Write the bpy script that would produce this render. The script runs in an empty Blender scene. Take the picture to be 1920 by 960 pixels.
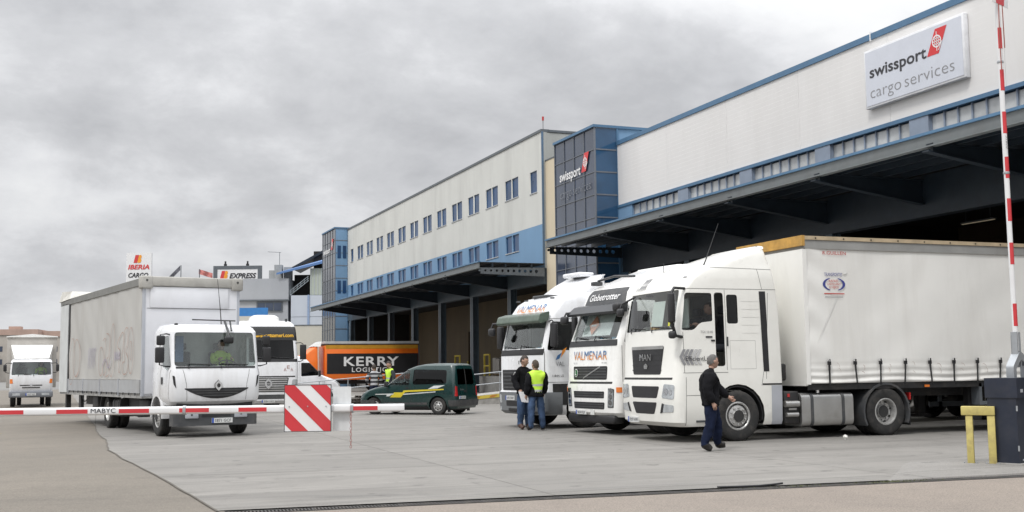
import bpy, bmesh, math, random
from mathutils import Vector, Matrix
random.seed(7)
R = math.radians
sc = bpy.context.scene
col = sc.collection
# ------------------------------------------------------------------ camera
F, CAMH, PITCH, ROLL, YAW = 2150.0, 1.55, math.atan(214/2150.0), 0.012, R(21.35)
_f0 = Vector((math.sin(YAW), math.cos(YAW), 0)); _r0 = Vector((math.cos(YAW), -math.sin(YAW), 0)); _u0 = Vector((0, 0, 1))
_fw = _f0*math.cos(PITCH) + _u0*math.sin(PITCH); _up = -_f0*math.sin(PITCH) + _u0*math.cos(PITCH)
_rt = _r0*math.cos(ROLL) - _up*math.sin(ROLL); _upp = _up*math.cos(ROLL) + _r0*math.sin(ROLL)
cam = bpy.data.cameras.new('camera'); camo = bpy.data.objects.new('camera', cam); col.objects.link(camo)
camo.matrix_world = Matrix(((_rt.x, _upp.x, -_fw.x, 0), (_rt.y, _upp.y, -_fw.y, 0), (_rt.z, _upp.z, -_fw.z, CAMH), (0, 0, 0, 1)))
cam.sensor_width = 36; cam.lens = F/1920*36; cam.clip_start = 0.1; cam.clip_end = 5000
sc.camera = camo
# ------------------------------------------------------------------ sky
SUN_EL, SUN_AZ = R(55), R(232)          # azimuth measured clockwise from +Y: from behind the camera
wd = bpy.data.worlds.new('World'); sc.world = wd; wd.use_nodes = True
nt = wd.node_tree; nt.nodes.clear()
def N(t, tp, **k):
    n = t.nodes.new(tp)
    for a, b in k.items(): setattr(n, a, b)
    return n
def math_(t, op, a, b=None, c=None):
    n = N(t, 'ShaderNodeMath', operation=op)
    for i, v in enumerate((a, b, c)):
        if v is None: continue
        if isinstance(v, (int, float)): n.inputs[i].default_value = v
        else: t.links.new(v, n.inputs[i])
    return n.outputs[0]
def ramp(t, fac, stops):
    n = N(t, 'ShaderNodeValToRGB'); e = n.color_ramp.elements
    while len(e) < len(stops): e.new(0.5)
    for i, (p, c) in enumerate(stops):
        e[i].position = p; e[i].color = (c, c, c, 1) if isinstance(c, (int, float)) else (*c, 1)
    t.links.new(fac, n.inputs[0]); return n.outputs[0]
def mix(t, fac, a, b, mode='MIX'):
    n = N(t, 'ShaderNodeMix', data_type='RGBA', blend_type=mode)
    for s, v in ((n.inputs[0], fac), (n.inputs[6], a), (n.inputs[7], b)):
        if isinstance(v, (int, float)): s.default_value = v
        elif isinstance(v, tuple): s.default_value = (*v, 1)
        else: t.links.new(v, s)
    return n.outputs[2]
def noise(t, vec, scale, detail=4, rough=.55, dist=0):
    n = N(t, 'ShaderNodeTexNoise'); n.inputs['Scale'].default_value = scale; n.inputs['Detail'].default_value = detail
    n.inputs['Roughness'].default_value = rough; n.inputs['Distortion'].default_value = dist
    if vec is not None: t.links.new(vec, n.inputs['Vector'])
    return n.outputs[0]
tc = N(nt, 'ShaderNodeTexCoord'); sep = N(nt, 'ShaderNodeSeparateXYZ'); nt.links.new(tc.outputs['Generated'], sep.inputs[0])
zpos = math_(nt, 'MAXIMUM', sep.outputs[2], 0.0); den = math_(nt, 'ADD', zpos, 0.42)
comb = N(nt, 'ShaderNodeCombineXYZ')
nt.links.new(math_(nt, 'DIVIDE', sep.outputs[0], den), comb.inputs[0]); nt.links.new(math_(nt, 'DIVIDE', sep.outputs[1], den), comb.inputs[1])
comb.inputs[2].default_value = 11.3
big = noise(nt, comb.outputs[0], 1.35, 9, .56, .1); fine = noise(nt, comb.outputs[0], 5.0, 8, .62, .2)
dens = math_(nt, 'ADD', math_(nt, 'MULTIPLY', big, .75), math_(nt, 'MULTIPLY', fine, .25))
cloud = ramp(nt, dens, [(.38, (.95, .96, .97)), (.46, (.90, .91, .925)), (.515, (.80, .81, .835)), (.565, (.66, .67, .695)), (.64, (.53, .54, .565))])
# an overcast vault is brighter overhead than at the horizon
lum = math_(nt, 'ADD', math_(nt, 'MULTIPLY', math_(nt, 'MULTIPLY', zpos, zpos), 2.3), .80)
lumc = N(nt, 'ShaderNodeCombineXYZ')
for i in range(3): nt.links.new(lum, lumc.inputs[i])
cloudl = mix(nt, 1.0, cloud, lumc.outputs[0], 'MULTIPLY')
sky = N(nt, 'ShaderNodeTexSky', sky_type='NISHITA', sun_disc=False)
sky.sun_elevation = SUN_EL; sky.sun_rotation = SUN_AZ; sky.altitude = 600
bg_sky = N(nt, 'ShaderNodeBackground'); nt.links.new(sky.outputs[0], bg_sky.inputs[0]); bg_sky.inputs[1].default_value = 0.1
bg_cl = N(nt, 'ShaderNodeBackground'); nt.links.new(cloudl, bg_cl.inputs[0]); bg_cl.inputs[1].default_value = 1.0
cover = ramp(nt, dens, [(.33, 0.25), (.385, 1.0)])
mx = N(nt, 'ShaderNodeMixShader'); nt.links.new(cover, mx.inputs[0]); nt.links.new(bg_sky.outputs[0], mx.inputs[1]); nt.links.new(bg_cl.outputs[0], mx.inputs[2])
wo = N(nt, 'ShaderNodeOutputWorld'); nt.links.new(mx.outputs[0], wo.inputs[0])
# ------------------------------------------------------------------ sun (veiled by cloud) and exposure
sl = bpy.data.lights.new('sun', 'SUN'); sl.energy = 1.5; sl.angle = R(11); sl.color = (1, .965, .92)
so = bpy.data.objects.new('sun', sl); col.objects.link(so)
_sd = Vector((math.sin(SUN_AZ)*math.cos(SUN_EL), math.cos(SUN_AZ)*math.cos(SUN_EL), math.sin(SUN_EL)))
so.rotation_euler = _sd.to_track_quat('Z', 'Y').to_euler()
vs = sc.view_settings; vs.view_transform = 'Standard'; vs.look = 'None'; vs.exposure = 0.13; vs.gamma = 1; vs.use_curve_mapping = False
sc.cycles.max_bounces = 6; sc.cycles.transparent_max_bounces = 12; sc.cycles.glossy_bounces = 3; sc.cycles.caustics_reflective = False; sc.cycles.caustics_refractive = False
# ------------------------------------------------------------------ materials
MATS = {}
def M(name, c, rough=.6, metal=0., var=.10, scale=2.5, bump=0., bscale=30., coat=0., dirt=None, dscale=1.2, damt=.5, streak=False, spec=None):
    if name in MATS: return MATS[name]
    m = bpy.data.materials.new(name); m.use_nodes = True; t = m.node_tree; b = t.nodes['Principled BSDF']
    tcn = N(t, 'ShaderNodeTexCoord'); v = tcn.outputs['Object']
    n1 = noise(t, v, scale, 5, .6)
    lo = tuple(x*(1-var) for x in c); hi = tuple(min(1, x*(1+var)) for x in c)
    f = ramp(t, n1, [(.3, 0.), (.7, 1.)])
    cc = mix(t, f, lo, hi)
    if dirt:
        dv = v
        if streak:
            mp = N(t, 'ShaderNodeMapping'); mp.inputs['Scale'].default_value = (1, 1, .16); t.links.new(v, mp.inputs[0]); dv = mp.outputs[0]
        n2 = noise(t, dv, dscale, 7, .65, .3)
        df = math_(t, 'MULTIPLY', ramp(t, n2, [(.48, 0.), (.72, 1.)]), damt)
        cc = mix(t, df, cc, dirt)
    t.links.new(cc, b.inputs['Base Color'])
    rr = math_(t, 'ADD', math_(t, 'MULTIPLY', n1, .16), rough-.08); t.links.new(rr, b.inputs['Roughness'])
    b.inputs['Metallic'].default_value = metal
    if coat: b.inputs['Coat Weight'].default_value = coat; b.inputs['Coat Roughness'].default_value = .08
    if spec is not None: b.inputs['Specular IOR Level'].default_value = spec
    if bump:
        bn = N(t, 'ShaderNodeBump'); bn.inputs['Strength'].default_value = bump; bn.inputs['Distance'].default_value = .02
        t.links.new(noise(t, v, bscale, 4), bn.inputs['Height']); t.links.new(bn.outputs[0], b.inputs['Normal'])
    MATS[name] = m; return m
def M_glass(name, tint=(.88, .92, .91), refl=1.0):
    if name in MATS: return MATS[name]
    m = bpy.data.materials.new(name); m.use_nodes = True; t = m.node_tree; t.nodes.clear()
    tr = N(t, 'ShaderNodeBsdfTransparent'); tr.inputs[0].default_value = (*tint, 1)
    gl = N(t, 'ShaderNodeBsdfGlossy'); gl.inputs['Roughness'].default_value = .02
    fr = N(t, 'ShaderNodeLayerWeight'); fr.inputs[0].default_value = .5
    k = math_(t, 'MINIMUM', math_(t, 'ADD', math_(t, 'MULTIPLY', math_(t, 'POWER', fr.outputs['Facing'], 4.), .9), .065*refl), 1.)
    x = N(t, 'ShaderNodeMixShader'); t.links.new(k, x.inputs[0]); t.links.new(tr.outputs[0], x.inputs[1]); t.links.new(gl.outputs[0], x.inputs[2])
    o = N(t, 'ShaderNodeOutputMaterial'); t.links.new(x.outputs[0], o.inputs[0]); MATS[name] = m; return m
def M_emit(name, c, s):
    m = bpy.data.materials.new(name); m.use_nodes = True; b = m.node_tree.nodes['Principled BSDF']
    b.inputs['Base Color'].default_value = (*c, 1); b.inputs['Emission Color'].default_value = (*c, 1); b.inputs['Emission Strength'].default_value = s; MATS[name] = m; return m
WHITE = M('white_paint', (.80, .80, .78), .28, var=.03, coat=.6, dirt=(.42, .39, .35), dscale=2.6, damt=.26, streak=True)
WHITE2 = M('white_paint_cool', (.77, .78, .80), .28, var=.03, coat=.6, dirt=(.40, .38, .35), dscale=2.4, damt=.30, streak=True)
BLACKP = M('black_plastic', (.018, .018, .02), .5, var=.3, bump=.15, bscale=60)
DGREY = M('dark_grey_plastic', (.055, .058, .062), .55, var=.2, dirt=(.14, .13, .12), dscale=4, damt=.5)
SEAM = M('panel_gap', (.03, .03, .03), .8); GAP = M('door_gap', (.16, .16, .155), .8)
RUBBER = M('rubber', (.022, .022, .022), .85, var=.3, bump=.3, bscale=50, dirt=(.09, .08, .07), dscale=5, damt=.5)
CHASSIS = M('chassis_black', (.02, .02, .021), .6, var=.3, dirt=(.07, .06, .05), dscale=4, damt=.5)
RIM = M('rim_silver', (.55, .55, .54), .4, metal=.6, var=.15, dirt=(.12, .10, .09), dscale=6, damt=.6)
ALU = M('brushed_aluminium', (.50, .50, .49), .40, metal=.85, var=.08, dirt=(.3, .28, .25), dscale=3, damt=.3)
GREYPL = M('light_grey_panel', (.46, .48, .52), .45, metal=.2, var=.05)
LAMP = M('lamp_lens', (.50, .53, .55), .15, metal=.35, var=.25, scale=7, coat=1)
AMBER = M('amber_lens', (.75, .20, .03), .25, coat=.6)
REDL = M('red_lens', (.45, .02, .02), .25, coat=.6)
GLASS = M_glass('cab_glass')
GLASSD = M_glass('tinted_glass', (.18, .20, .21), .55); GLASSS = M_glass('side_glass', (.72, .75, .75), .5)
INT = M('cab_interior', (.16, .16, .165), .8, var=.2)
SEATM = M('seat_fabric', (.07, .075, .09), .9, var=.25, scale=8)
CURT = M('cab_curtain', (.55, .60, .56), .85, var=.08)
CHROME = M('chrome', (.80, .81, .82), .15, metal=1, var=.05)
PLATE = M('plate_white', (.62, .63, .62), .5, var=.08)
INKD = M('ink_dark', (.03, .03, .035), .5)
INKG = M('ink_grey', (.26, .26, .27), .5)
INKW = M('ink_white', (.80, .80, .80), .5)
EUB = M('plate_blue', (.03, .09, .45), .5)
# ------------------------------------------------------------------ builders
tmp = bpy.data.scenes.new('tmp_eval')
def tmp_eval(objs, target):
    for o in objs: tmp.collection.objects.link(o)
    vl = tmp.view_layers[0]; vl.update(); dg = vl.depsgraph; dg.update()
    me = bpy.data.meshes.new_from_object(target.evaluated_get(dg), depsgraph=dg)
    for o in objs: bpy.data.objects.remove(o)
    return me
def sharpen(me, ang=32):
    bm = bmesh.new(); bm.from_mesh(me)
    for f in bm.faces: f.smooth = True
    ca = R(ang)
    for e in bm.edges:
        e.smooth = len(e.link_faces) == 2 and e.calc_face_angle(4) < ca
    bm.to_mesh(me); bm.free()
def ob(name, me, mat=None, parent=None, loc=None, rot=None):
    o = bpy.data.objects.new(name, me); col.objects.link(o)
    if mat and not me.materials: me.materials.append(mat)
    if parent: o.parent = parent
    if loc: o.location = loc
    if rot: o.rotation_euler = rot
    return o
def mesh_of(verts, faces, recalc=True):
    me = bpy.data.meshes.new('m'); me.from_pydata([tuple(v) for v in verts], [], faces)
    if recalc:
        bm = bmesh.new(); bm.from_mesh(me); bmesh.ops.recalc_face_normals(bm, faces=bm.faces); bm.to_mesh(me); bm.free()
    return me
def mk(name, verts, faces, mat, parent=None, smooth=0):
    me = mesh_of(verts, faces)
    if smooth: sharpen(me, smooth)
    return ob(name, me, mat, parent)
BF = [(0, 3, 2, 1), (4, 5, 6, 7), (0, 1, 5, 4), (1, 2, 6, 5), (2, 3, 7, 6), (3, 0, 4, 7)]
def boxv(x0, x1, y0, y1, z0, z1): return [(x0, y0, z0), (x1, y0, z0), (x1, y1, z0), (x0, y1, z0), (x0, y0, z1), (x1, y0, z1), (x1, y1, z1), (x0, y1, z1)]
def box_me(x0, x1, y0, y1, z0, z1, bevel=0, seg=2):
    x0, x1 = min(x0, x1), max(x0, x1); y0, y1 = min(y0, y1), max(y0, y1)
    me = mesh_of(boxv(x0, x1, y0, y1, z0, z1), BF)
    if bevel:
        bm = bmesh.new(); bm.from_mesh(me)
        bmesh.ops.bevel(bm, geom=list(bm.edges), offset=bevel, segments=seg, affect='EDGES', profile=.5); bm.to_mesh(me); bm.free(); sharpen(me, 50)
    return me
def box(name, x0, x1, y0, y1, z0, z1, mat, parent=None, bevel=0, seg=2): return ob(name, box_me(x0, x1, y0, y1, z0, z1, bevel, seg), mat, parent)
class MB:                                   # several simple solids that are one piece
    def __init__(s): s.v = []; s.f = []
    def add(s, v, f):
        n = len(s.v); s.v += [tuple(p) for p in v]; s.f += [tuple(i+n for i in q) for q in f]; return s
    def box(s, *a): return s.add(boxv(*a), BF)
    def bar(s, p, q, w, h=None):
        p, q = Vector(p), Vector(q); d = (q-p).normalized(); a = d.cross(Vector((0, 0, 1)))
        if a.length < .01: a = Vector((1, 0, 0))
        a.normalize(); b = a.cross(d).normalized(); h = h or w; a *= w/2; b *= h/2
        return s.add([p-a-b, p+a-b, p+a+b, p-a+b, q-a-b, q+a-b, q+a+b, q-a+b], BF)
    def tube(s, pts, r, n=8):
        pts = [Vector(p) for p in pts]; rings = []
        for i, p in enumerate(pts):
            d = (pts[min(i+1, len(pts)-1)]-pts[max(i-1, 0)]).normalized(); a = d.cross(Vector((0, 0, 1)))
            if a.length < .05: a = d.cross(Vector((1, 0, 0)))
            a.normalize(); b = d.cross(a); rr = r[i] if isinstance(r, (list, tuple)) else r
            rings.append([p+(a*math.cos(2*math.pi*k/n)+b*math.sin(2*math.pi*k/n))*rr for k in range(n)])
        v = [p for q in rings for p in q]
        f = [(i*n+k, i*n+(k+1) % n, (i+1)*n+(k+1) % n, (i+1)*n+k) for i in range(len(pts)-1) for k in range(n)]
        f += [tuple(range(n))[::-1], tuple(range((len(pts)-1)*n, len(pts)*n))]
        return s.add(v, f)
    def lathe(s, prof, axis='y', n=28, c=(0, 0, 0)):       # prof: (radius, along)
        v = []; m = len(prof)
        for k in range(n):
            ca, sa = math.cos(2*math.pi*k/n), math.sin(2*math.pi*k/n)
            for r, h in prof:
                p = {'y': (r*ca, h, r*sa), 'x': (h, r*ca, r*sa), 'z': (r*ca, r*sa, h)}[axis]; v.append((p[0]+c[0], p[1]+c[1], p[2]+c[2]))
        f = [(k*m+i, ((k+1) % n)*m+i, ((k+1) % n)*m+i+1, k*m+i+1) for k in range(n) for i in range(m-1)]
        return s.add(v, f)
    def prism(s, poly, axis, a, b):
        n = len(poly); w = {'x': lambda p, h: (h, p[0], p[1]), 'y': lambda p, h: (p[0], h, p[1]), 'z': lambda p, h: (p[0], p[1], h)}[axis]
        return s.add([w(p, a) for p in poly]+[w(p, b) for p in poly], [tuple(range(n))[::-1], tuple(range(n, 2*n))]+[(i, (i+1) % n, n+(i+1) % n, n+i) for i in range(n)])
    def me(s, smooth=0):
        m = mesh_of(s.v, s.f)
        if smooth: sharpen(m, smooth)
        return m
    def build(s, name, mat, parent=None, smooth=0): return ob(name, s.me(smooth), mat, parent)
def tube(name, pts, r, mat, parent=None, n=8): return MB().tube(pts, r, n).build(name, mat, parent, 50)
def prism(name, poly, axis, a, b, mat, parent=None, smooth=0): return MB().prism(poly, axis, a, b).build(name, mat, parent, smooth)
def rpoly(pts, r, seg=4):
    out = []; n = len(pts)
    for i in range(n):
        p = Vector(pts[i]); a = Vector(pts[i-1])-p; b = Vector(pts[(i+1) % n])-p
        rr = r[i] if isinstance(r, (list, tuple)) else r
        d = min(rr, a.length*.48, b.length*.48); pa = p+a.normalized()*d; pb = p+b.normalized()*d
        for k in range(seg+1):
            t = k/seg; q = pa*(1-t)**2+p*2*t*(1-t)+pb*t*t; out.append((q.x, q.y))
    return out
def rect(a0, a1, b0, b1, r=0, seg=4):
    p = [(a0, b0), (a1, b0), (a1, b1), (a0, b1)]
    return rpoly(p, r, seg) if r else p
def holed(outer, holes, thick, mapf=None):            # flat plate with holes, thickness along its normal
    cu = bpy.data.curves.new('c', 'CURVE'); cu.dimensions = '2D'; cu.fill_mode = 'BOTH'; cu.extrude = thick/2
    for pl in [outer]+holes:
        s = cu.splines.new('POLY'); s.points.add(len(pl)-1); s.use_cyclic_u = True
        for i, p in enumerate(pl): s.points[i].co = (p[0], p[1], 0, 1)
    o = bpy.data.objects.new('c', cu); me = tmp_eval([o], o)
    if mapf:
        for v in me.vertices: v.co = mapf(*v.co)
        bm = bmesh.new(); bm.from_mesh(me); bmesh.ops.remove_doubles(bm, verts=bm.verts, dist=1e-5); bmesh.ops.recalc_face_normals(bm, faces=bm.faces); bm.to_mesh(me); bm.free()
    me.materials.clear(); return me
def tag(o, label, cat, group=None, kind=None):
    o['label'] = label
    if cat: o['category'] = cat
    if group: o['group'] = group
    if kind: o['kind'] = kind
    return o
def thing(name, label, cat, loc=(0, 0, 0), rz=0, group=None):
    o = bpy.data.objects.new(name, None); col.objects.link(o); o.location = loc; o.rotation_euler = (0, 0, R(rz)); o.empty_display_size = .2
    return tag(o, label, cat, group)
def struct(o, label=None):
    o['kind'] = 'structure'
    if label: o['label'] = label
    return o
_cap = {}
def text(s, h, mat, parent, loc, xd, yd, width=None, bold=0., shear=0., ext=.004, mapf=None, name='lettering', spacing=1.0):
    cu = bpy.data.curves.new('t', 'FONT'); cu.body = s; cu.size = 1; cu.extrude = 0; cu.offset = bold; cu.shear = shear; cu.space_character = spacing; cu.resolution_u = 3
    o = bpy.data.objects.new('t', cu); me = tmp_eval([o], o)
    k = h/.69; xs = [v.co.x for v in me.vertices]; x0 = min(xs); w = max(xs)-x0; kx = width/w if width else k
    xd, yd = Vector(xd).normalized(), Vector(yd).normalized(); nd = xd.cross(yd); loc = Vector(loc)
    for v in me.vertices:
        p = loc+xd*((v.co.x-x0)*kx)+yd*(v.co.y*k)+nd*ext
        v.co = mapf(p) if mapf else p
    me.materials.clear(); return ob(name, me, mat, parent)
def flat(name, poly, mat, parent, loc, xd, yd, ext=.004, mapf=None):       # thin printed shape
    xd, yd = Vector(xd).normalized(), Vector(yd).normalized(); nd = xd.cross(yd); loc = Vector(loc); n = len(poly)
    v = [loc+xd*p[0]+yd*p[1]+nd*ext for p in poly]
    if mapf: v = [mapf(p) for p in v]
    me = bpy.data.meshes.new('f'); me.from_pydata([tuple(p) for p in v], [], [tuple(range(n))]); return ob(name, me, mat, parent)
# ------------------------------------------------------------------ ground
def M_ground(name, base, patch, stain, sc1=.35, rough=.85, speck=.25, bump=.3, tracks=0.):
    m = bpy.data.materials.new(name); m.use_nodes = True; t = m.node_tree; b = t.nodes['Principled BSDF']
    v = N(t, 'ShaderNodeTexCoord').outputs['Object']
    c = mix(t, ramp(t, noise(t, v, sc1, 6, .6, .4), [(.35, 0.), (.65, 1.)]), base, patch)
    c = mix(t, math_(t, 'MULTIPLY', ramp(t, noise(t, v, 1.3, 8, .7, .8), [(.5, 0.), (.72, 1.)]), .55), c, stain)
    if tracks:                              # worn tyre tracks and wash-out streaks running with the traffic
        mp = N(t, 'ShaderNodeMapping'); mp.inputs['Scale'].default_value = (.22, 1.5, 1); mp.inputs['Rotation'].default_value = (0, 0, R(12)); t.links.new(v, mp.inputs[0])
        c = mix(t, math_(t, 'MULTIPLY', ramp(t, noise(t, mp.outputs[0], .9, 6, .6, .5), [(.50, 0.), (.68, 1.)]), tracks), c, tuple(x*.62 for x in base))
        mp2 = N(t, 'ShaderNodeMapping'); mp2.inputs['Scale'].default_value = (.3, 1.9, 1); mp2.inputs['Location'].default_value = (31, 7, 0); t.links.new(v, mp2.inputs[0])
        c = mix(t, math_(t, 'MULTIPLY', ramp(t, noise(t, mp2.outputs[0], .7, 7, .6, .6), [(.56, 0.), (.75, 1.)]), tracks), c, tuple(min(1, x*1.35) for x in base))
    if tracks > .3:
        mj = N(t, 'ShaderNodeMapping'); mj.inputs['Rotation'].default_value = (0, 0, R(1.5)); t.links.new(v, mj.inputs[0])
        wv_ = N(t, 'ShaderNodeVectorMath', operation='ADD'); t.links.new(mj.outputs[0], wv_.inputs[0]); nz = N(t, 'ShaderNodeTexNoise'); nz.inputs['Scale'].default_value = 1.5; t.links.new(v, nz.inputs['Vector'])
        vs_ = N(t, 'ShaderNodeVectorMath', operation='SCALE'); vs_.inputs['Scale'].default_value = .05; t.links.new(nz.outputs['Color'], vs_.inputs[0]); t.links.new(vs_.outputs[0], wv_.inputs[1])
        bk = N(t, 'ShaderNodeTexBrick'); bk.offset = 0.; bk.inputs['Scale'].default_value = 1; bk.inputs['Mortar Size'].default_value = .018; bk.inputs['Mortar Smooth'].default_value = .3; bk.inputs['Brick Width'].default_value = 5.4; bk.inputs['Row Height'].default_value = 4.6; t.links.new(wv_.outputs[0], bk.inputs['Vector'])
        bk.inputs['Color1'].default_value = (1, 1, 1, 1); bk.inputs['Color2'].default_value = (.90, .90, .90, 1); bk.inputs['Mortar'].default_value = (.5, .49, .48, 1)
        c = mix(t, .85, c, bk.outputs[0], 'MULTIPLY')
        oil = ramp(t, noise(t, v, 2.3, 3, .5), [(.63, 0.), (.71, 1.)]); c = mix(t, math_(t, 'MULTIPLY', oil, .6), c, (.09, .085, .08))
        tk = N(t, 'ShaderNodeMapping'); tk.inputs['Rotation'].default_value = (0, 0, R(-24)); tk.inputs['Scale'].default_value = (.05, 2.6, 1); t.links.new(v, tk.inputs[0])
        c = mix(t, math_(t, 'MULTIPLY', ramp(t, noise(t, tk.outputs[0], 1., 4, .6, .2), [(.60, 0.), (.66, 1.)]), .4), c, (.13, .125, .12))
    sp = ramp(t, noise(t, v, 55, 3, .7), [(.3, 1-speck), (.7, 1+speck)])
    c = mix(t, 1., c, sp, 'MULTIPLY')
    t.links.new(c, b.inputs['Base Color']); b.inputs['Roughness'].default_value = rough
    bn = N(t, 'ShaderNodeBump'); bn.inputs['Strength'].default_value = bump; bn.inputs['Distance'].default_value = .01
    t.links.new(noise(t, v, 70, 4, .7), bn.inputs['Height']); t.links.new(bn.outputs[0], b.inputs['Normal'])
    return m
G_FAR = M_ground('far_asphalt', (.20, .195, .185), (.17, .165, .16), (.14, .135, .13), .05)
G_YARD = M_ground('yard_concrete', (.235, .224, .207), (.20, .191, .177), (.155, .147, .136), .22, tracks=.72, speck=.2)
G_ROAD = M_ground('road_asphalt', (.172, .152, .126), (.15, .134, .112), (.12, .107, .09), .3, speck=.35, tracks=.25)
G_NEAR = M_ground('gate_asphalt', (.235, .200, .168), (.205, .176, .150), (.16, .138, .118), .4, speck=.45)
def sheet(name, poly, z, mat):
    me = bpy.data.meshes.new(name); me.from_pydata([(x, y, z) for x, y in poly], [], [tuple(range(len(poly)))]); return struct(ob(name, me, mat))
sheet('ground', [(-2500, -2500), (2500, -2500), (2500, 2500), (-2500, 2500)], -.016, G_FAR)
sheet('road', [(-26, 13.3), (1.75, 13.2), (1.6, 140), (-26, 140)], -.008, G_ROAD)
_e = [(1.68, 13.5), (1.64, 14.3), (1.58, 15.35), (1.535, 16.2), (1.47, 17.4), (1.38, 18.86), (1.29, 20.1), (1.19, 21.4), (1.08, 22.73), (1.02, 24.2)]
_e = [(x+random.uniform(-.012, .012), y) for x, y in _e]
yy = 25.5
while yy < 130:
    _e.append((.97 - .003*(yy-25) + random.uniform(-.025, .025) + .03*math.sin(yy*.7), yy)); yy += random.uniform(.5, 1.1) if yy < 40 else 6
yard_edge = _e
DR = lambda x: 13.38 - .075*(x-1.7) - .0*(x-1.7)**2      # drain line: y at x
sheet('yard', [(60, DR(60)+.02)] + [(60, 130)] + _e[::-1] + [(1.68, DR(1.68)+.2)], 0, G_YARD)
sheet('gate_apron', [(-26, -12), (40, -12), (40, DR(40)-.21), (1.4, DR(1.4)-.21), (-26, 13.1)], -.004, G_NEAR)
# the dark ragged crack between the asphalt lane and the concrete yard
vv = []; ff = []
for i, (x, y) in enumerate(yard_edge[:30]):
    w = random.uniform(.004, .018); vv += [(x-w-.01, y, .004), (x+.01, y, .004)]
    if i: ff.append((2*i-2, 2*i-1, 2*i+1, 2*i))
ck = mk('joint_crack', vv, ff, M('crack_dirt', (.11, .10, .085), .95, var=.3)); struct(ck)
# worn yellow lane paint on the asphalt lane
YEL_P = M('yellow_road_paint', (.34, .28, .09), .85, var=.2, dirt=(.2, .18, .15), dscale=4, damt=.95)
for k, (a, b) in enumerate((((-2.6, 33.0), (-1.55, 34.6)),)):
    d = Vector((b[0]-a[0], b[1]-a[1])).normalized(); n = Vector((-d.y, d.x))*.07
    struct(sheet('lane_marking', [(a[0]-n.x, a[1]-n.y), (b[0]-n.x, b[1]-n.y), (b[0]+n.x, b[1]+n.y), (a[0]+n.x, a[1]+n.y)], -.004, YEL_P))
# drain channel with cast grates along the gate line
CAST = M('cast_iron', (.075, .072, .07), .75, metal=.3, var=.3, dirt=(.16, .14, .12), dscale=5, damt=.6)
dr = thing('drain_channel', 'long dark iron drain grating across the gateway, bottom of picture', 'drain', (0, 0, 0))
gm = MB(); gm.box(-.495, .495, -.10, -.085, -.03, .006).box(-.495, .495, .085, .10, -.03, .006)
for k in range(25): gm.box(-.49+k*.0405, -.472+k*.0405, -.085, .085, -.03, .005)
gme = gm.me(); gme.materials.append(CAST)
for k in range(11):
    x = 2.2+k*1.0
    ob('grate', gme, None, dr, (x, DR(x)-.1, 0), (0, 0, math.atan(-.075)))
mk('channel_bed', [(1.6, DR(1.6)-.22, -.012), (40, DR(40)-.22, -.012), (40, DR(40)+.03, -.012), (1.6, DR(1.6)+.03, -.012)], [(0, 1, 2, 3)], M('drain_mud', (.06, .055, .05), .9, dirt=(.13, .12, .1), damt=.7), dr)
# kerb slab under the barrier machine, weeds and loose cable at the drain
CONC = M('pale_concrete', (.36, .35, .33), .85, var=.12, scale=3, bump=.3, dirt=(.2, .19, .17), dscale=2.5, damt=.6)
kb = MB()
kb.add([(10.4, DR(10.4)+.06, 0), (16.5, DR(16.5)+.06, 0), (16.5, 14.75, 0), (12.3, 14.75, 0), (11.6, 14.0, 0), (10.5, DR(10.4)+.06, .012), (16.5, DR(16.5)+.08, .05), (16.5, 14.7, .05), (12.4, 14.7, .045), (11.8, 13.95, .03)],
       [(0, 1, 6, 5), (1, 2, 7, 6), (2, 3, 8, 7), (3, 4, 9, 8), (4, 0, 5, 9), (5, 6, 7, 8, 9)])
struct(kb.build('kerb', M_ground('apron_concrete', (.25, .24, .225), (.225, .215, .20), (.18, .17, .16), .6, tracks=.4)))
WEED = M('weed_green', (.085, .095, .035), .8, var=.4, scale=9)
wm = MB()
for k in range(520):
    x = random.gauss(10.45, .35) if k % 4 else random.gauss(8.9, .3); y = DR(x)-.08+random.gauss(0, .045); h = random.uniform(.006, .024); a = random.uniform(0, 6.28); w = .009
    wm.add([(x-w*math.cos(a), y-w*math.sin(a), 0), (x+w*math.cos(a), y+w*math.sin(a), 0), (x+random.uniform(-.02, .02), y+random.uniform(-.02, .02), h)], [(0, 1, 2)])
tag(wm.build('weeds', WEED), 'low green weeds growing in the drain line', 'weeds', kind='stuff')
tag(tube('loose_cable', [(7.95, 13.12, .008), (8.2, 13.02, .012), (8.5, 13.0, .01), (8.75, 13.04, .012), (8.95, 13.12, .012)], .013, BLACKP), 'short black cable lying on the concrete near the drain', 'cable')
lt = bpy.data.meshes.new('l'); bm = bmesh.new(); bmesh.ops.create_icosphere(bm, subdivisions=2, radius=.055)
for v in bm.verts: v.co *= random.uniform(.75, 1.15)
bm.to_mesh(lt); bm.free(); tag(ob('crumpled_paper', lt, M('paper', (.75, .74, .70), .8), None, (15.57, 20.45, .045)), 'crumpled white paper ball on the yard before the fuel tank', 'litter')
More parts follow.
